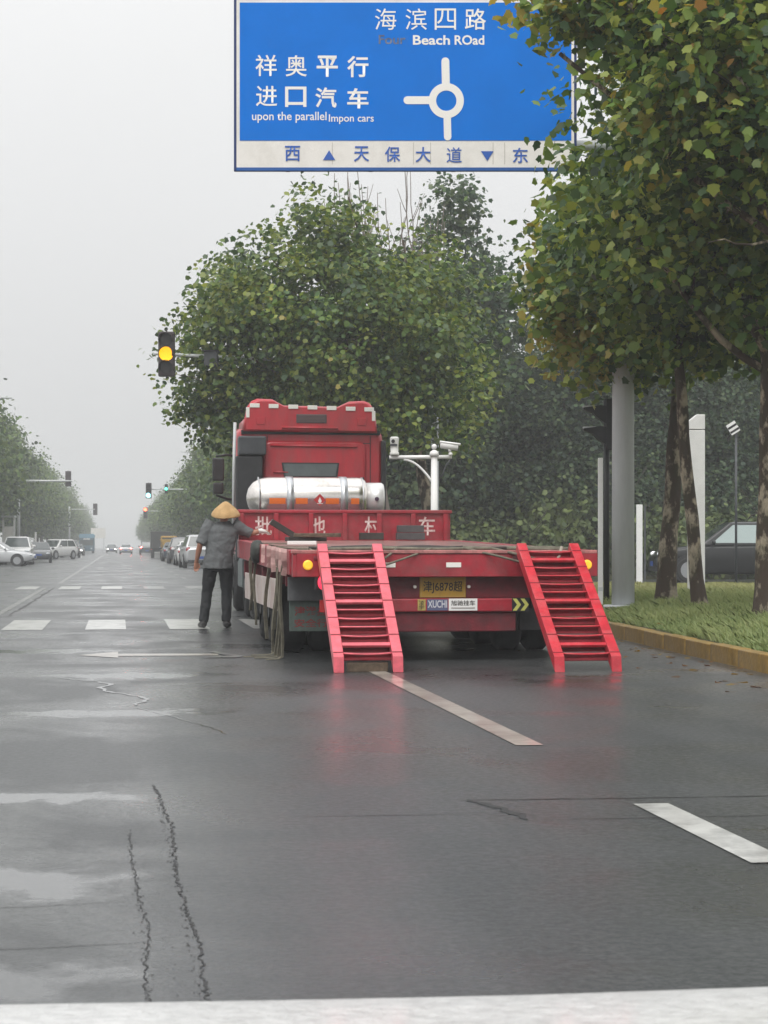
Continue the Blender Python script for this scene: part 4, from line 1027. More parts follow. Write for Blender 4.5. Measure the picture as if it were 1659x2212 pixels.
fused(mb, 'shirt', SHIRT, PE, .009, 5, .03, .09)
mb = MB()
mb.tube([(0, 0, .80), (0, 0, .88), (0, 0, .97)], [.165, .172, .160], 18, sx=.78, up=(1, 0, 0))
for hip, kn, an, toe in legs:
    h = Vector(hip); k_ = Vector(kn); a_ = Vector(an)
    mb.tube([h, h.lerp(k_, .5), k_, k_.lerp(a_, .5), a_ + Vector((0, 0, .0))], [.108, .098, .078, .072, .066], 14)
fused(mb, 'trousers', PANTS, PE, .009, 4, .022, .07)
for i, (hip, kn, an, toe) in enumerate(legs):
    mb = MB(); mb.tube([(an[0], an[1] - .085, .045), (an[0], an[1], .055), (toe[0] * .5 + an[0] * .5, an[1] + .07, .048), (toe[0], toe[1] + .02, .036)], [.036, .054, .050, .034], 12, sx=.95); mb.tube([(an[0], an[1], .05), (an[0], an[1], .12)], [.052, .050], 12)
    fused(mb, 'shoe', SHOE, PE, .007, 3)
mb = MB(); hand(mb, RW + (RW - RE).normalized() * -.02, Vector((.96, .08, -.16)), -1, .0135, 1.3); mb.tube([RW - (RW - RE).normalized() * .05, RW + Vector((.01, .012, 0))], [.036, .036], 12)
fused(mb, 'work_glove', mat('white_glove', (.62, .62, .60), .8, var=.1), PE, .0055, 2)
mb = MB(); mb.ball((.09, .052, 1.615), (.083, .098, .112), 14); fused(mb, 'hair', HAIR, PE, .01, 2)
HATM = mat('woven_straw', (.50, .31, .13), .65, col2=(.68, .45, .21), vscale=9)
nt = HATM.node_tree; wv = nt.nodes.new('ShaderNodeTexWave'); wv.wave_type = 'BANDS'; wv.bands_direction = 'DIAGONAL'; wv.inputs['Scale'].default_value = 26; wv.inputs['Distortion'].default_value = 2
tcn = nt.nodes.new('ShaderNodeTexCoord'); nt.links.new(tcn.outputs['Object'], wv.inputs['Vector']); bpn = nt.nodes.new('ShaderNodeBump'); bpn.inputs['Strength'].default_value = .7; bpn.inputs['Distance'].default_value = .01
nt.links.new(wv.outputs['Fac'], bpn.inputs['Height']); nt.links.new(bpn.outputs[0], nt.nodes['Principled BSDF'].inputs['Normal'])
mb = MB(); rings = []; n = 40
for r_, z in ((.004, .205), (.035, .193), (.09, .150), (.15, .095), (.19, .045), (.205, .012), (.203, .0), (.196, .010), (.14, .085), (.08, .135), (.01, .175)):
    rings.append([Vector((r_ * math.cos(k * math.tau / n), r_ * math.sin(k * math.tau / n), z + .004 * math.sin(k * math.tau * 3 / n) * r_ / .2)) for k in range(n)])
mb.loft(rings); ht = mb.build('conical_hat', HATM, PE); ht.location = (.11, .03, 1.585); ht.rotation_euler = (R(13), R(-7), .4)
# ------------------------------------------------------------------ direction sign on its pole
SD = 27.6
sp_ = P(1346, 1308, 28.1)
S = thing('road_sign', 'large blue road sign with white Chinese place names on a grey pole', 'road sign', (sp_.x, sp_.y, .1), -TH)
sX = lambda px: (px - 829.5) / F * SD - (1346 - 829.5) / F * 28.1
sZ = lambda py: EYE + (1180 - py) / F * SD - .1
YF = -.5
mb = MB(); mb.tube([(0, 0, 0), (0, 0, 4), (0, 0, 10.0)], [.175, .165, .13], 24); mb.build('pole', GALV, S)
MB().cyl((0, 0, .1), (0, 0, .16), .30, 16).build('base_flange', GALV, S)
for zz in (sZ(300), sZ(60)):
    MB().tube([(0, 0, zz), (sX(560), -.22, zz)], [.085, .06], 14).build('arm', GALV, S)
for px in (620, 800, 980, 1160): MB().box(sX(px) - .03, sX(px) + .03, YF + .04, YF + .20, sZ(366), sZ(0)).build('bracket', GALV, S)
x0, x1 = sX(505), sX(1246)
MB().box(x0, x1, YF, YF + .05, sZ(370), sZ(-6)).build('panel_edge', NAVY, S, .01)
MB().box(sX(511), sX(1240), YF - .006, YF - .001, sZ(363), sZ(0)).build('white_border', SIGNW, S)
MB().box(sX(518), sX(1234), YF - .012, YF - .0065, sZ(304), sZ(6)).build('blue_panel', BLUE, S)
MB().box(sX(511), sX(1240), YF - .012, YF - .0065, sZ(369), sZ(362)).build('lower_edge', mat('edge_blue', (.01, .09, .33), .4), S)
for px in (516, 1036 * .5 + 380, 931, 1063): pass
# seams of the white strip
SEAM = mat('sign_seam', (.50, .48, .44), .6)
for px in (718, 893, 930, 1065, 1090): MB().box(sX(px) - .005, sX(px) + .005, YF - .010, YF - .0062, sZ(355), sZ(308)).build('strip_seam', SEAM, S)
def srow(chars, xs, py, w, h, m, b=.018, dy=0):
    for i, (ch, px) in enumerate(zip(chars, xs)):
        lettering(ch, (sX(px), YF - .016, sZ(py + dy * i)), w / F * SD, h / F * SD, m, S, b * (0 if ch in '海滨四' else .35 if ch in '路奥祥进道' else 1))
srow('海滨四路', (833, 899, 962, 1027), 42, 46, 46, SIGNT, .02)
srow('祥奥平行', (575, 640, 707, 773), 142, 46, 46, SIGNT, .02, .8)
srow('进口汽车', (576, 639, 704, 773), 208, 46, 44, SIGNT, .02, 1.6)
srow('西天保大道东', (632, 781, 848, 914, 981, 1124), 332, 33, 33, SIGNB, .012, .8)
def sline(t, pxc, py, w, h, m, b=.012): lettering(t, (sX(pxc), YF - .016, sZ(py)), w / F * SD, h / F * SD, m, S, b)
sline('Four', 847, 86, 58, 20, SIGNG, .02)
sline('Beach', 932, 87, 80, 21, SIGNT, .022); sline('ROad', 1014, 87, 64, 21, SIGNT, .022)
sline('upon the parallel', 625, 254, 161, 24, SIGNT, .008); sline('Impon cars', 759, 258, 97, 21, SIGNT, .008)
MB().prism([(sX(698), YF - .010, sZ(346)), (sX(724), YF - .010, sZ(346)), (sX(711), YF - .010, sZ(325))], (0, -.005, 0)).build('arrow_symbol', SIGNB, S)
MB().prism([(sX(1039), YF - .010, sZ(327)), (sX(1066), YF - .010, sZ(327)), (sX(1052.5), YF - .010, sZ(348))], (0, -.005, 0)).build('arrow_symbol', SIGNB, S)
# roundabout symbol: a ring with three rounded arms
cxs, czs = sX(964), sZ(218); ro, ri = 38 / F * SD, 22 / F * SD
mb = MB(); n = 48; vs = []
for r_ in (ri, ro):
    for y in (YF - .013, YF - .018): vs += [(cxs + r_ * math.cos(k * math.tau / n), y, czs + r_ * math.sin(k * math.tau / n)) for k in range(n)]
fs = []
for k in range(n):
    j = (k + 1) % n; fs += [(n + k, n + j, 3 * n + j, 3 * n + k), (k, n + k, n + j, j), (2 * n + k, 2 * n + j, 3 * n + j, 3 * n + k)]
mb.add(vs, fs); mb.build('roundabout_ring', SIGNT, S)
def bar(pa, pb, w):
    a = Vector((sX(pa[0]), 0, sZ(pa[1]))); b = Vector((sX(pb[0]), 0, sZ(pb[1]))); d = (b - a).normalized(); q = Vector((-d.z, 0, d.x)) * w / F * SD / 2
    pts = [a + q, a - q, b - q]; r_ = w / F * SD / 2
    base = math.atan2(-q.z, -q.x)
    for k in range(1, 8):
        an = base + math.pi * k / 8; pts.append(b + Vector((math.cos(an) * r_, 0, math.sin(an) * r_)))
    pts.append(b + q); pts = [Vector((p.x, YF - .0135, p.z)) for p in pts]
    MB().prism(pts, (0, -.004, 0)).build('roundabout_arm', SIGNT, S)
bar((963, 184), (962, 133), 17); bar((930, 217), (880, 217), 17); bar((966, 254), (967, 296), 16)

# ------------------------------------------------------------------ traffic lights
LAMP_OFF = mat('unlit_lens', (.03, .028, .028), .25)
HOUS = mat('signal_housing', (.045, .035, .038), .45)
Y_ON = mat('lit_amber_signal', (1, .45, .01), .4, emit=(1, .46, .0), estr=1.15)
G_ON = mat('lit_green_signal', (.1, .9, .7), .4, emit=(.12, 1, .62), estr=3.2)
C_ON = mat('lit_cyan_signal', (.2, .9, .9), .4, emit=(.30, .95, 1), estr=3.2)
R_ON = mat('lit_red_signal', (1, .2, .1), .4, emit=(1, .12, .05), estr=6)
def signal_head(parent, x, y, z, h, lit, on, face=-1):
    """three lamp head, its lamps towards -Y (face -1)"""
    w = h * .36
    b = MB().box(-w / 2, w / 2, -w * .25, w * .3, -h / 2, h / 2).build('signal_head', HOUS, parent, .02); b.location = (x, y, z)
    for i in range(3):
        zz = h * (.31 - .31 * i); yy = face * w * .26; m = on if i == lit else LAMP_OFF
        MB().tube([(0, yy, zz), (0, yy + face * .02, zz)], w * (.44 if i == lit else .38), 22).build('lens', m, b)
        vs = []; mb = MB(); n = 14
        for yq, rr_ in ((yy, .46), (yy + face * w * .55, .44)):
            vs += [Vector((w * rr_ * math.cos(R(-20 + 220 * k / n)), yq, zz + w * rr_ * math.sin(R(-20 + 220 * k / n)))) for k in range(n + 1)]
        mb.add(vs, [(k, k + 1, n + 2 + k, n + 1 + k) for k in range(n)], 0, True); v_ = mb.build('visor', HOUS, b)
        sd = v_.modifiers.new('thickness', 'SOLIDIFY'); sd.thickness = .008
    MB().cyl((0, 0, h / 2), (0, 0, h / 2 + .06), .02, 8).build('top_cap', HOUS, b); MB().cyl((0, 0, -h / 2 - .05), (0, 0, -h / 2), .02, 8).build('bottom_cap', HOUS, b)
    return b
AD = 44.8; PD = 49.5
ap = P(940, 1300, PD); ap.z = .1
TL_ = thing('traffic_light', 'traffic light on a long grey arm showing amber above the left of the red truck', 'traffic light', ap, -TH)
ax = lambda px: (px - 829.5) / F * AD - (940 - 829.5) / F * PD
az_ = lambda py: EYE + (1180 - py) / F * AD - .1
MB().tube([(0, 0, 0), (0, 0, az_(730))], [.11, .085], 16).build('pole', GALV, TL_)
MB().tube([(0, 0, az_(752)), (ax(333), AD - PD - .1, az_(765))], [.075, .035], 12).build('arm', GREYP, TL_)
signal_head(TL_, ax(362), AD - PD - .2, az_(767), 96 / F * AD, 1, Y_ON)
bx = MB().box(-.16, .16, -.22, .15, -.20, .17).build('control_box', DGREY, TL_, .015); bx.location = (ax(452), (AD - PD) * .86 - .1, az_(770))
MB().box(-.19, .19, -.28, .18, .17, .19).build('box_lid', BLACK, bx)
# lights of the next crossing
D2 = 150.0
bp_ = P(480, 1200, D2); bp_.z = .1
L2 = thing('traffic_light', 'distant traffic light arm with a glowing cyan lamp over the road', 'traffic light', bp_, -TH)
bx2 = lambda px: (px - 480) / F * D2
bz2 = lambda py: EYE + (1180 - py) / F * D2 - .1
MB().tube([(0, 0, 0), (0, 0, bz2(1040))], [.14, .1], 12).build('pole', GALV, L2); MB().tube([(0, 0, bz2(1057)), (bx2(318), 0, bz2(1057))], [.07, .04], 8).build('arm', GREYP, L2)
signal_head(L2, bx2(322), -.25, bz2(1060), 33 / F * D2, 2, C_ON)
signal_head(L2, bx2(360), -.25, bz2(1056), 20 / F * D2, 1, G_ON)
D3 = 255.0
cp_ = P(420, 1200, D3); cp_.z = .1
L3 = thing('traffic_light', 'farthest traffic light on the right, a small red glow in the haze', 'traffic light', cp_, -TH)
cx3 = lambda px: (px - 420) / F * D3
cz3 = lambda py: EYE + (1180 - py) / F * D3 - .1
MB().tube([(0, 0, 0), (0, 0, cz3(1095))], [.16, .12], 10).build('pole', GALV, L3); MB().tube([(0, 0, cz3(1104)), (cx3(312), 0, cz3(1104))], [.07, .05], 8).build('arm', GREYP, L3)
signal_head(L3, cx3(315), -.3, cz3(1108), 24 / F * D3, 0, R_ON)
D4 = 152.0
dp_ = P(40, 1200, D4); dp_.z = .1
L4 = thing('traffic_light', 'signal arm seen from behind before the left row of trees', 'traffic light', dp_, -TH)
dx4 = lambda px: (px - 40) / F * D4
dz4 = lambda py: EYE + (1180 - py) / F * D4 - .1
MB().tube([(0, 0, 0), (0, 0, dz4(1025))], [.15, .11], 10).build('pole', GALV, L4); MB().tube([(0, 0, dz4(1039)), (dx4(156), 0, dz4(1039))], [.11, .07], 8).build('arm', GREYP, L4)
signal_head(L4, dx4(146), .3, dz4(1034), 33 / F * D4, 9, Y_ON, 1)
D5 = 258.0
ep_ = P(150, 1200, D5); ep_.z = .1
L5 = thing('traffic_light', 'small dark signal seen from behind farther down the left side', 'traffic light', ep_, -TH)
MB().tube([(0, 0, 0), (0, 0, 6.6)], [.15, .11], 10).build('pole', GALV, L5); MB().tube([(0, 0, 6.2), (55 / F * D5, 0, 6.2)], [.08, .06], 8).build('arm', GREYP, L5)
signal_head(L5, 55 / F * D5, .3, 6.2, 1.6, 9, Y_ON, 1)

# ------------------------------------------------------------------ camera pole behind the trailer
KD = 39.5
kp = P(938, 1290, KD); kp.z = .1
CP = thing('camera_pole', 'white pole behind the trailer carrying two surveillance cameras', 'camera pole', kp, -TH)
kx = lambda px: (px - 938) / F * KD
kz = lambda py: EYE + (1180 - py) / F * KD - .1
MB().tube([(0, 0, 0), (0, 0, kz(982))], [.085, .068], 16).build('pole', WHITE, CP)
MB().tube([(0, 0, kz(985)), (0, 0, kz(976)), (0, 0, kz(972))], [.11, .09, .03], 14).build('pole_cap', WHITE, CP); MB().ball((0, 0, kz(965)), .06, 12).build('dome_light', WHITE, CP)
MB().tube([(kx(841), 0, kz(988)), (kx(976), 0, kz(987))], .042, 12).build('arm', WHITE, CP)
MB().tube([(kx(872) + (kx(934) - kx(872)) * q, 0, kz(993) + (kz(1042) - kz(993)) * (q ** 1.9)) for q in [i / 10 for i in range(11)]], .025, 8).build('brace', WHITE, CP)
MB().tube([(kx(975), 0, kz(990)), (kx(968), 0, kz(1000)), (kx(962), 0, kz(1008)), (kx(958), 0, kz(1022)), (kx(953), 0, kz(1030))], .014, 6).build('cable', DGREY, CP)
c1 = MB(); c1.tube([(0, 0, 0), (0, 0, .06), (0, 0, .07), (0, 0, .20), (0, 0, .36), (0, 0, .37), (0, 0, .40)], [.10, .10, .085, .085, .10, .10, .07], 18)
c1 = c1.build('surveillance_camera', mat('pale_camera', (.60, .60, .57), .4), CP); c1.location = (kx(852), 0, kz(984)); MB().tube([(-.03, -.09, .30), (-.03, -.115, .30)], .04, 14).build('lens', BLACK, c1); MB().box(-.09, .06, -.10, -.07, .20, .24).build('camera_ring', DGREY, c1)
c2 = MB(); c2.tube([(-.19, 0, .03), (-.17, 0, .03), (.19, 0, -.03)], [.05, .075, .075], 16, sx=.9); c2 = c2.build('surveillance_camera', WHITE, CP); c2.location = (kx(970), -.05, kz(964))
MB().tube([(-.20, 0, .09), (.24, 0, .03)], .03, 8, sx=2.6).build('sunshade', WHITE, c2); MB().tube([(.0, 0, -.05), (.02, 0, -.13)], .03, 8).build('camera_bracket', WHITE, c2); MB().ball((.03, 0, -.17), .045, 10).build('swivel', WHITE, c2); MB().cyl((.19, 0, -.03), (.205, 0, -.033), .05, 12).build('lens', BLACK, c2)

# ------------------------------------------------------------------ posts on the verge
def at(px, py, z): v = G(px, py, z); return v
v = at(1297, 1305, .26)
o = thing('white_post', 'tall slim white post beside the black signal pole at the verge edge', 'post', v, -TH)
dd = v.y * CT + v.x * ST; hh = 316 / F * dd
MB().box(-.036, .036, -.03, .03, -.1, hh).build('post_body', WHITE, o, .006); MB().box(-.038, .038, -.034, -.0305, .2, .26).build('post_band', GREYP, o)
v = at(1310, 1302, .26); dd = v.y * CT + v.x * ST
o = thing('signal_post', 'black pole with a sideways pedestrian signal just left of the sign pole', 'traffic light', v, -TH)
q = lambda a: a / F * dd
MB().tube([(0, 0, -.1), (0, 0, q(440))], q(6.5), 14).build('pole', BLACK, o)
b_ = MB().box(-q(2), q(14), -.1, .1, q(330), q(440)).build('signal_head', BLACK, o, .01)
for zz in (420, 375):
    mb = MB(); mb.prism([(-q(50), -.09, q(zz - 4)), (-q(50), -.09, q(zz + 1)), (-q(14), -.09, q(zz + 6)), (-q(2), -.09, q(zz + 4)), (-q(2), -.09, q(zz - 34)), (-q(20), -.09, q(zz - 22)), (-q(30), -.09, q(zz - 10))], (0, .18, 0)); mb.build('visor', BLACK, b_)
    MB().box(-q(50), -q(14), -.085, .085, q(zz + 2), q(zz + 5)).build('visor_top', GREYP, b_)
v = at(1326, 1302, .26); dd = v.y * CT + v.x * ST
o = thing('white_post', 'thin white post squeezed between the black pole and the grey sign pole', 'post', v, -TH); MB().box(-.012, .012, -.02, .02, -.1, 312 / F * dd).build('post_body', WHITE, o)
v = at(1506, 1281, .26); dd = v.y * CT + v.x * ST
o = thing('white_post', 'broad tall white post with a slanted top half hidden by the slim leaning tree', 'post', v, -TH)
w = 17 / F * dd; hh = 386 / F * dd
MB().prism([(-w, 0, -.1), (w, 0, -.1), (w, 0, hh - .30), (-w, 0, hh - .30)], (0, .25, 0)).build('post_body', WHITE, o, .01); MB().prism([(-w, -.002, hh - .285), (w, -.002, hh - .285), (w, -.002, hh), (0, -.002, hh), (-w, -.002, hh - .12)], (0, .25, 0)).build('post_cap', WHITE, o, .01)
v = at(1381, 1252, .12); dd = v.y * CT + v.x * ST
o = thing('white_post', 'short white post farther back to the right of the grey sign pole', 'post', v, -TH); MB().box(-q(5) * 1.3, q(5) * 1.3, -.05, .05, -.1, 162 / F * dd).build('post_body', WHITE, o, .006)
MB().box(q(8) * 1.3, q(11) * 1.3, 0, .05, -.1, 160 / F * dd).build('post_channel', DGREY, o)
v = P(1590, 1240, 52); v.z = .0
o = thing('warning_board', 'small striped black and white board on a post seen below the leaves', 'road sign', v, -TH)
zz = EYE + 255 / F * 52; MB().tube([(0, 0, 0), (0, 0, zz)], .035, 10).build('post', DGREY, o)
bd = MB().box(-.14, .14, -.02, .02, -.16, .16).build('board', WHITE, o); bd.location = (-.10, -.09, zz); bd.rotation_euler = (0, R(-32), 0)
for k in (-.16, .10): MB().box(-.135, .135, -.026, -.0205, k * .5 - .03, k * .5 + .03).build('stripe', BLACK, bd)

# ------------------------------------------------------------------ vehicles on the road
TYRE = mat('car_tyre', (.02, .02, .02), .7); RIMC = mat('alloy_rim', (.35, .36, .37), .35, metal=.7)
CGLASS = mat('car_window', (.045, .06, .06), .08, spec=.7, coat=.6)
HL_OFF = mat('headlamp_glass', (.62, .66, .68), .12, coat=.8); HL_ON = mat('lit_headlamp', (1, 1, .95), .3, emit=(1, .98, .90), estr=9)
TLAMP = mat('rear_lamp_red', (.32, .012, .015), .25, coat=.6); TL_ON = mat('lit_rear_lamp', (1, .08, .06), .3, emit=(1, .05, .04), estr=45)
PLT = mat('car_plate_blue', (.03, .09, .35), .5)
HL_ON2 = mat('white_headlamp', (.85, .87, .88), .2, emit=(1, 1, 1), estr=.5); CACHE = {}
def car_meshes(style):
    if style in CACHE: return CACHE[style]
    if style == 'sedan':
        L, W, H, belt = 4.6, 1.8, 1.46, .93
        st = [(-2.3, .66, .42, .78), (-2.2, .80, .28, .97), (-1.75, .88, .22, 1.0), (-.9, .9, .2, .97), (0, .9, .2, .95), (.95, .9, .2, .93), (1.45, .885, .22, .87), (1.95, .84, .25, .77), (2.2, .74, .32, .66), (2.3, .60, .40, .56)]
        gh = (-1.85, -1.05, .20, 1.05)
    else:
        L, W, H, belt = 4.8, 1.92, 1.76, 1.08
        st = [(-2.4, .76, .45, .95), (-2.32, .88, .32, 1.08), (-1.8, .95, .26, 1.12), (-.9, .96, .25, 1.10), (0, .96, .25, 1.09), (.85, .96, .25, 1.08), (1.35, .955, .26, 1.06), (1.95, .91, .28, .99), (2.25, .82, .34, .88), (2.4, .70, .45, .72)]
        gh = (-2.25, -1.95, .25, 1.15)
    b = MB(); rings = []
    for y, hw, zl, zt in st:
        zm = zl + (zt - zl) * .62
        half = [(hw * .80, zl), (hw * .95, zl + .05), (hw * .985, zl + (zt - zl) * .3), (hw, zm), (hw * .965, zt - .06), (hw * .88, zt - .008), (hw * .5, zt + .012)]
        rings.append([Vector((x, y, z)) for x, z in half] + [Vector((-x, y, z)) for x, z in half[::-1]])
    b.loft(rings, 0, True, True)
    yr0, yr1, yf1, yf0 = gh; wb, wt = W / 2 * .93, W / 2 * .70
    Zb, Zt = belt - .02, H - .03
    r0 = [(-wb, yr0), (wb, yr0), (wb, yf0), (-wb, yf0)]; r1 = [(-wt, yr1), (wt, yr1), (wt, yf1), (-wt, yf1)]; r2 = [(-wt * .8, yr1 + .12), (wt * .8, yr1 + .12), (wt * .8, yf1 - .14), (-wt * .8, yf1 - .14)]
    g = MB(); g.loft([[Vector((x, y, z)) for x, y in r_] for r_, z in ((r0, Zb), (r1, Zt), (r2, H))], 0, True, False)
    def lerp4(a, bq, c, d, u, v): return a.lerp(bq, u).lerp(d.lerp(c, u), v)
    A = [Vector((x, y, Zb)) for x, y in r0]; B_ = [Vector((x, y, Zt)) for x, y in r1]
    def pane(i, j, u0, u1, v0=.13, v1=.90, off=.006):
        a, bq, c, d = A[i], A[j], B_[j], B_[i]
        nn = (bq - a).cross(d - a).normalized(); cc = (a + c) / 2
        if nn.dot(cc - Vector((0, -.4, (Zb + Zt) / 2))) < 0: nn = -nn
        pts = [lerp4(a, bq, c, d, u, v) + nn * off for u, v in ((u0, v0), (u1, v0), (u1, v1), (u0, v1))]
        mb = MB(); mb.prism(pts, nn * .006); return mb
    out = {'body': b, 'roof': g, 'rear_window': pane(0, 1, .06, .94), 'windscreen': pane(2, 3, .05, .95, .06, .93)}
    sides = [pane(1, 2, .07, .47), pane(1, 2, .50, .92), pane(3, 0, .53, .93), pane(3, 0, .08, .50)]
    wh = MB(); rr_ = .33 if style == 'sedan' else .37
    wh.tube([(-.11, 0, 0), (-.08, 0, 0), (.08, 0, 0), (.11, 0, 0)], [rr_ * .92, rr_, rr_, rr_ * .92], 24)
    rim = MB(); rim.tube([(-.118, 0, 0), (.118, 0, 0)], rr_ * .66, 18)
    arch = MB(); arch.tube([(-.02, 0, 0), (.02, 0, 0)], rr_ * 1.16, 24)
    CACHE[style] = dict(L=L, W=W, H=H, R=rr_, st=st, mb=out, sides=sides, wh=wh.mesh('wheel', TYRE), rim=rim.mesh('rim', RIMC), arch=arch.mesh('wheel_arch', BLACK), mesh={})
    return CACHE[style]
def car(label, cat, loc, rz, style, paint, group=None, head=HL_OFF, tail=TLAMP, name='parked_car', scale=1.0, glass=None):
    c = car_meshes(style); t = thing(name, label, cat, loc, rz, group); t.scale = (scale,) * 3
    def o(n, me, par=t, p=(0, 0, 0)):
        q_ = bpy.data.objects.new(n, me); COL.objects.link(q_); q_.parent = par; q_.location = p; return q_
    M_ = c['mesh']
    for n in ('body', 'roof'):
        k = (n, paint.name)
        if k not in M_: M_[k] = c['mb'][n].mesh(n, paint)
        ob = o(n, M_[k])
        bv_ = ob.modifiers.new('bevel', 'BEVEL'); bv_.width = .05 if n == 'roof' else .02; bv_.segments = 2; bv_.limit_method = 'ANGLE'; bv_.angle_limit = R(35)
    for n in ('rear_window', 'windscreen'):
        if n not in M_: M_[n] = c['mb'][n].mesh(n, CGLASS)
        o(n, M_[n])
    for i, s_ in enumerate(c['sides']):
        if ('s', i) not in M_: M_[('s', i)] = s_.mesh('side_window', CGLASS)
        sw = o('side_window', M_[('s', i)] if not glass else s_.mesh('side_window', glass))
    hw = c['W'] / 2; L = c['L']
    for y in (-L * .30, L * .305):
        for sx_ in (-1, 1):
            o('wheel_arch', c['arch'], t, (sx_ * (hw - .018), y, c['R'] + .02)); w_ = o('wheel', c['wh'], t, (sx_ * (hw - .09), y, c['R'])); o('rim', c['rim'], w_)
    for sx_ in (-1, 1):
        h_ = MB(); z = .62 if style == 'sedan' else .82
        h_.ball((0, 0, 0), (.17, .10, .07), 12); o('headlight', h_.mesh('headlight', head), t, (sx_ * hw * .70, L / 2 - .16, z + .02))
        h_ = MB(); h_.ball((0, 0, 0), (.15, .07, .09 if style == 'sedan' else .16), 12); o('tail_light', h_.mesh('tail_light', tail), t, (sx_ * hw * .76, -L / 2 + .10, (.82 if style == 'sedan' else .95)))
        m_ = MB(); m_.ball((0, 0, 0), (.12, .06, .085), 10); o('mirror', m_.mesh('mirror', paint), t, (sx_ * (hw + .08), L * .16, (1.0 if style == 'sedan' else 1.16)))
    for y, s_ in ((-L / 2 - .004, 1), (L / 2 + .004, 1)):
        n_ = MB().box(-.22, .22, -.012, .012, -.07, .07); o('number_plate', n_.mesh('number_plate', PLT), t, (0, y, .55))
    b_ = MB().box(-hw * .70, hw * .70, L / 2 - .12, L / 2 - .005, .33, .47); o('grille', b_.mesh('grille', BLACK))
    b_ = MB().box(-hw * .80, hw * .80, -L / 2 - .02, -L / 2 + .15, .30, .42); o('bumper', b_.mesh('bumper', DGREY))
    return t
PW = mat('car_white', (.72, .72, .71), .25, coat=.8); PS = mat('car_silver', (.48, .49, .50), .3, metal=.3, coat=.7)
PB = mat('car_black', (.010, .011, .012), .3, spec=.3, coat=.35); PG = mat('car_dark_grey', (.06, .065, .07), .25, coat=.8); PN = mat('car_navy', (.02, .035, .06), .25, coat=.8)
def ground_at(px, D): v = P(px, 1180, D); v.z = 0; return v
GL, GR = 'cars parked on the left side beyond the crossing', 'cars parked along the right kerb beyond the crossing'
# nearest left: a silver car across the frame edge, seen from its side
car('silver saloon at the left edge of the road seen from its side', 'car', ground_at(-10, 107), R(-90) - .12, 'sedan', PS, GL)
car('white estate car behind the silver saloon at the left edge', 'car', ground_at(38, 117), R(180), 'suv', PW, GL)
car('grey car with dark lower half between the silver saloon and the white car', 'car', ground_at(84, 132), R(182), 'sedan', PG, GL)
car('white car parked at an angle under the left trees', 'car', ground_at(120, 165), R(150), 'suv', PW, GL)
car('dark car parked just right of the angled white car', 'car', ground_at(152, 190), R(180), 'suv', PG, GL)
car('dark car with a lit headlight left of the blue bus', 'car', ground_at(166, 232), R(178), 'sedan', PN, GL, head=HL_ON)
car('oncoming car with both headlights lit in the hazy distance', 'car', ground_at(241, 320), R(180), 'sedan', PG, None, head=HL_ON, name='moving_car')
car('pale car driving away in the middle of the hazy road', 'car', ground_at(272, 272), R(0), 'sedan', PS, None, tail=TL_ON, name='moving_car')
car('car with glowing red tail lights at the right of the hazy road', 'car', ground_at(317, 250), R(0), 'suv', PG, None, tail=TL_ON, name='moving_car')
car('silver white car partly hidden by the person', 'car', ground_at(430, 100), R(2), 'suv', PS, GR)
car('white car in front of the silver one in the right row', 'car', ground_at(410, 112), R(1), 'sedan', PW, GR)
car('dark hatchback in front of the white car in the right row', 'car', ground_at(393, 126), R(0), 'suv', PG, GR)
car('dark navy car before the yellow tipper in the right row', 'car', ground_at(375, 142), R(0), 'sedan', PN, GR)
# black car on the side road
sv = G(1585, 1258); SU = car('black sport utility car on the side road behind the verge trees', 'car', sv, R(90) - TH, 'suv', PB, None, name='black_car', scale=1.09, head=HL_ON2, glass=mat('sky_tinted_glass', (.30, .37, .36), .12, spec=.8, coat=.6))  # bright sky in the side windows is painted into the pale glass colour
# yellow tipper and dark lorry farther along the right row
v = ground_at(366, 160); o = thing('yellow_tipper', 'yellow tipper machine parked ahead of the dark cars on the right', 'tipper', v, 0)
YLW = mat('machine_yellow', (.42, .25, .04), .5, var=.2)
mb = MB(); mb.loft([[Vector((x * s_, y, z)) for x, y in ((-.8, -1.2), (.8, -1.2), (.8, 1.2), (-.8, 1.2))] for s_, z in ((.45, .75), (1.0, 1.7), (1.02, 1.75))], 0, True, False); mb.build('hopper', YLW, o, .02)
MB().box(-.4, .4, -.8, 1.9, .5, .72).build('frame', BLACK, o); MB().box(-.7, .7, 1.3, 2.4, .75, 2.05).build('cab', YLW, o, .08); MB().box(-.6, .6, 1.28, 1.298, 1.3, 1.9).build('window', CGLASS, o)
for x in (-.65, .65):
    for y in (-.7, 1.6): MB().tube([(x - .12, y, .42), (x + .12, y, .42)], .42, 18).build('wheel', TYRE, o)
v = ground_at(346, 185); o = thing('dark_lorry', 'tall narrow dark lorry at the far end of the right row', 'lorry', v, 0)
MB().box(-.95, .95, -2.5, 2.0, .9, 2.6).build('box_body', mat('lorry_dark', (.03, .032, .03), .6), o, .04); MB().box(-.9, .9, 2.1, 3.4, .6, 2.3).build('cab', PG, o, .1)
for x in (-.75, .75):
    for y in (-1.6, 2.6): MB().tube([(x - .13, y, .42), (x + .13, y, .42)], .42, 18).build('wheel', TYRE, o)
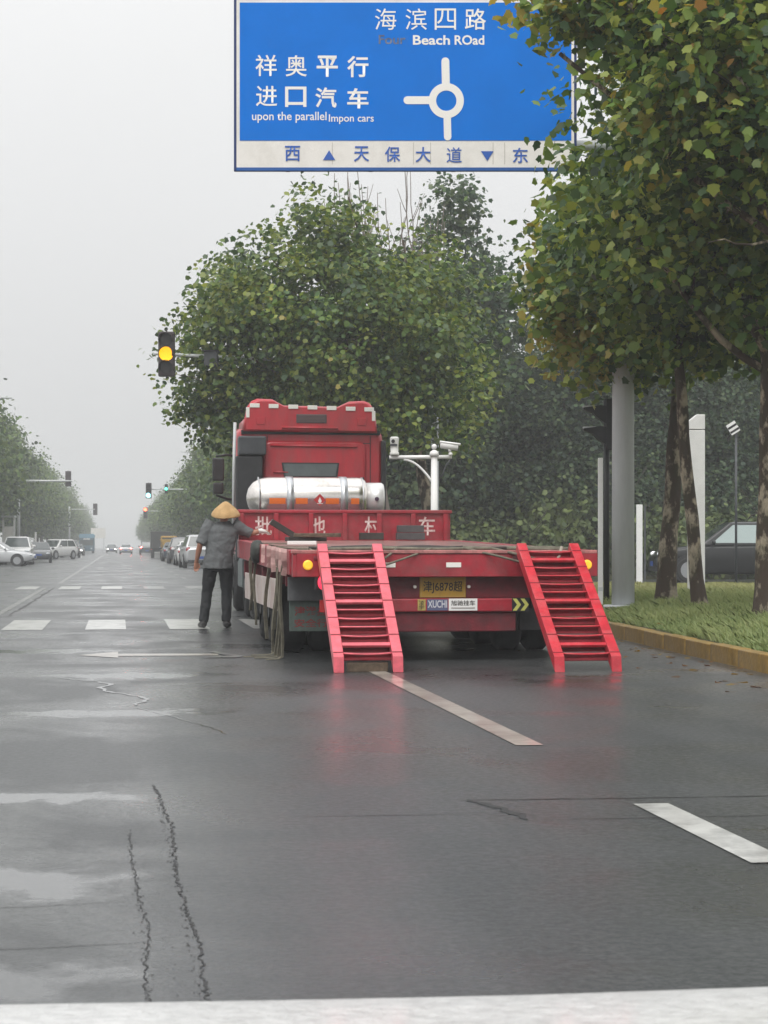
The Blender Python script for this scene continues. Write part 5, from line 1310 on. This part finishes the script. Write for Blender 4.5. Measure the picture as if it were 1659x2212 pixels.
# blue bus facing us on the left
v = ground_at(188, 318); o = thing('blue_bus', 'pale blue bus with a rounded roof far away on the left', 'bus', v, 0)
BB = mat('bus_blue', (.05, .13, .19), .4, var=.1); BR_ = mat('bus_roof_blue', (.16, .34, .46), .4)
MB().box(-1.25, 1.25, -4, 5, .35, 2.6).build('body', BB, o, .08)
mb = MB(); mb.loft([rrect(-1.32, 1.32, 2.55, 3.25, .3, y) for y in (-4.1, 5.0)]); mb.build('roof', BR_, o)
MB().box(-1.1, 1.1, -4.03, -4.005, 1.3, 2.2).build('windscreen', CGLASS, o); MB().box(-.55, .55, -4.04, -4.008, 2.26, 2.5).build('destination_board', WHITE, o)
for x in (-1.0, 1.0):
    for y in (-2.6, 3.2): MB().tube([(x - .15, y, .48), (x + .15, y, .48)], .48, 18).build('wheel', TYRE, o)
    MB().ball((x * .8, -4.02, .8), (.15, .04, .12), 10).build('headlight', HL_OFF, o)
# white frame of a bus shelter and a far white board on the left
v = ground_at(18, 135); v.x -= 0; o = thing('shelter', 'white framed panel shelter behind the cars at the left edge', 'shelter', v, -TH)
qd = 135 / F
for px in (7, 31): MB().box((px - 18) * qd - .06, (px - 18) * qd + .06, -.06, .06, 0, EYE + 62 * qd).build('post', WHITE, o)
MB().box((9 - 18) * qd, (29 - 18) * qd, -.03, .03, 1.5, 2.6).build('panel', SIGNW, o); MB().box((5 - 18) * qd, (33 - 18) * qd, -.3, .5, EYE + 62 * qd, EYE + 66 * qd).build('roof', GREYP, o)
v = ground_at(77, 150); o = thing('white_post', 'pale post under the trees on the left', 'post', v, -TH); MB().box(-.07, .07, -.05, .05, 0, 2.3).build('post_body', WHITE, o)
v = ground_at(212, 330); o = thing('notice_board', 'pale board on posts far down the left side in the haze', 'sign board', v, -TH)
MB().box(-1.3, 1.3, -.05, .05, 2.6, 4.4).build('board', SIGNW, o)
for x in (-1.0, 1.0): MB().box(x - .07, x + .07, .06, .16, 0, 4.4).build('post', GALV, o)
# street lamps
def lamp(px, D, top, side, label):
    v = ground_at(px, D); v.z = .1; o = thing('street_lamp', label, 'street lamp', v, 0, 'street lamps along the road')
    MB().tube([(0, 0, 0), (0, 0, top - .6), (side * .4, 0, top - .1), (side * 2.0, 0, top + .15)], [.11, .08, .06, .045], 10).build('pole', GREYP, o)
    MB().box(side * 2.0 - .35, side * 2.0 + .35, -.12, .12, top + .08, top + .20).build('lamp_head', GREYP, o, .03)
lamp(-55, 118, 10.4, 1, 'tall street lamp whose head reaches in at the left edge'); lamp(440, 190, 10.6, -1, 'distant street lamp leaning out of the right tree row'); lamp(415, 235, 10.6, -1, 'farthest street lamp above the right tree row')

# ------------------------------------------------------------------ the bonnet of the car the picture is taken from
BON = mat('wet_white_bonnet', (.82, .82, .81), .4, coat=.5, var=.16, vscale=38, bump=1.0, bscale=75)
BN = thing('white_car', 'white car bonnet beaded with rain along the bottom edge of the view', 'car', (.50, 0, 0))
mb = MB(); xs = [-.92 + 1.84 * i / 36 for i in range(37)]; prof = [(1.0, .80), (1.3, .775), (1.55, .742), (1.8, .705), (1.95, .677), (2.03, .655), (2.08, .62), (2.11, .56), (2.12, .45), (2.10, .30)]
for y, z in prof:
    for x in xs:
        mb.v.append((x, y - .012 * (x / .92) ** 2 * (1 if y > 1.6 else .3), z - .010 + .020 * max(0, -x / .92) ** 1.5 - .02 * abs(x / .92) ** 10 - (.012 if abs(abs(x) - .80) < .03 else 0)))
n = len(xs)
for j in range(len(prof) - 1):
    for i in range(n - 1): mb.f.append((j * n + i, j * n + i + 1, (j + 1) * n + i + 1, (j + 1) * n + i)); mb.m.append(0); mb.s.append(True)
bo = mb.build('bonnet', BON, BN); sd = bo.modifiers.new('thickness', 'SOLIDIFY'); sd.thickness = .012; sd.offset = -1
MB().box(-.55, .55, 2.02, 2.09, .34, .54).build('grille', BLACK, BN)
for x in (-.72, .72):
    MB().ball((x, 1.92, .56), (.14, .10, .07), 12).build('headlight', HL_OFF, BN); MB().tube([(x - .10, 1.25, .32), (x + .10, 1.25, .32)], .32, 24).build('wheel', TYRE, BN)
MB().box(-.7, .7, .5, 1.9, .22, .5).build('engine_bay', BLACK, BN)

# ------------------------------------------------------------------ rainy air
hz_ = MB().box(-705, 705, -45, 1155, -1.2, 24).build('haze', None)
hz_['kind'] = 'stuff'
hm = bpy.data.materials.new('rainy_air'); hm.use_nodes = True; hn = hm.node_tree.nodes; hn.clear()
vp = hn.new('ShaderNodeVolumePrincipled'); vp.inputs['Color'].default_value = (.93, .945, .96, 1); vp.inputs['Density'].default_value = .0014; vp.inputs['Anisotropy'].default_value = .1
ho = hn.new('ShaderNodeOutputMaterial'); hm.node_tree.links.new(vp.outputs[0], ho.inputs['Volume'])
hz_.data.materials.clear(); hz_.data.materials.append(hm)
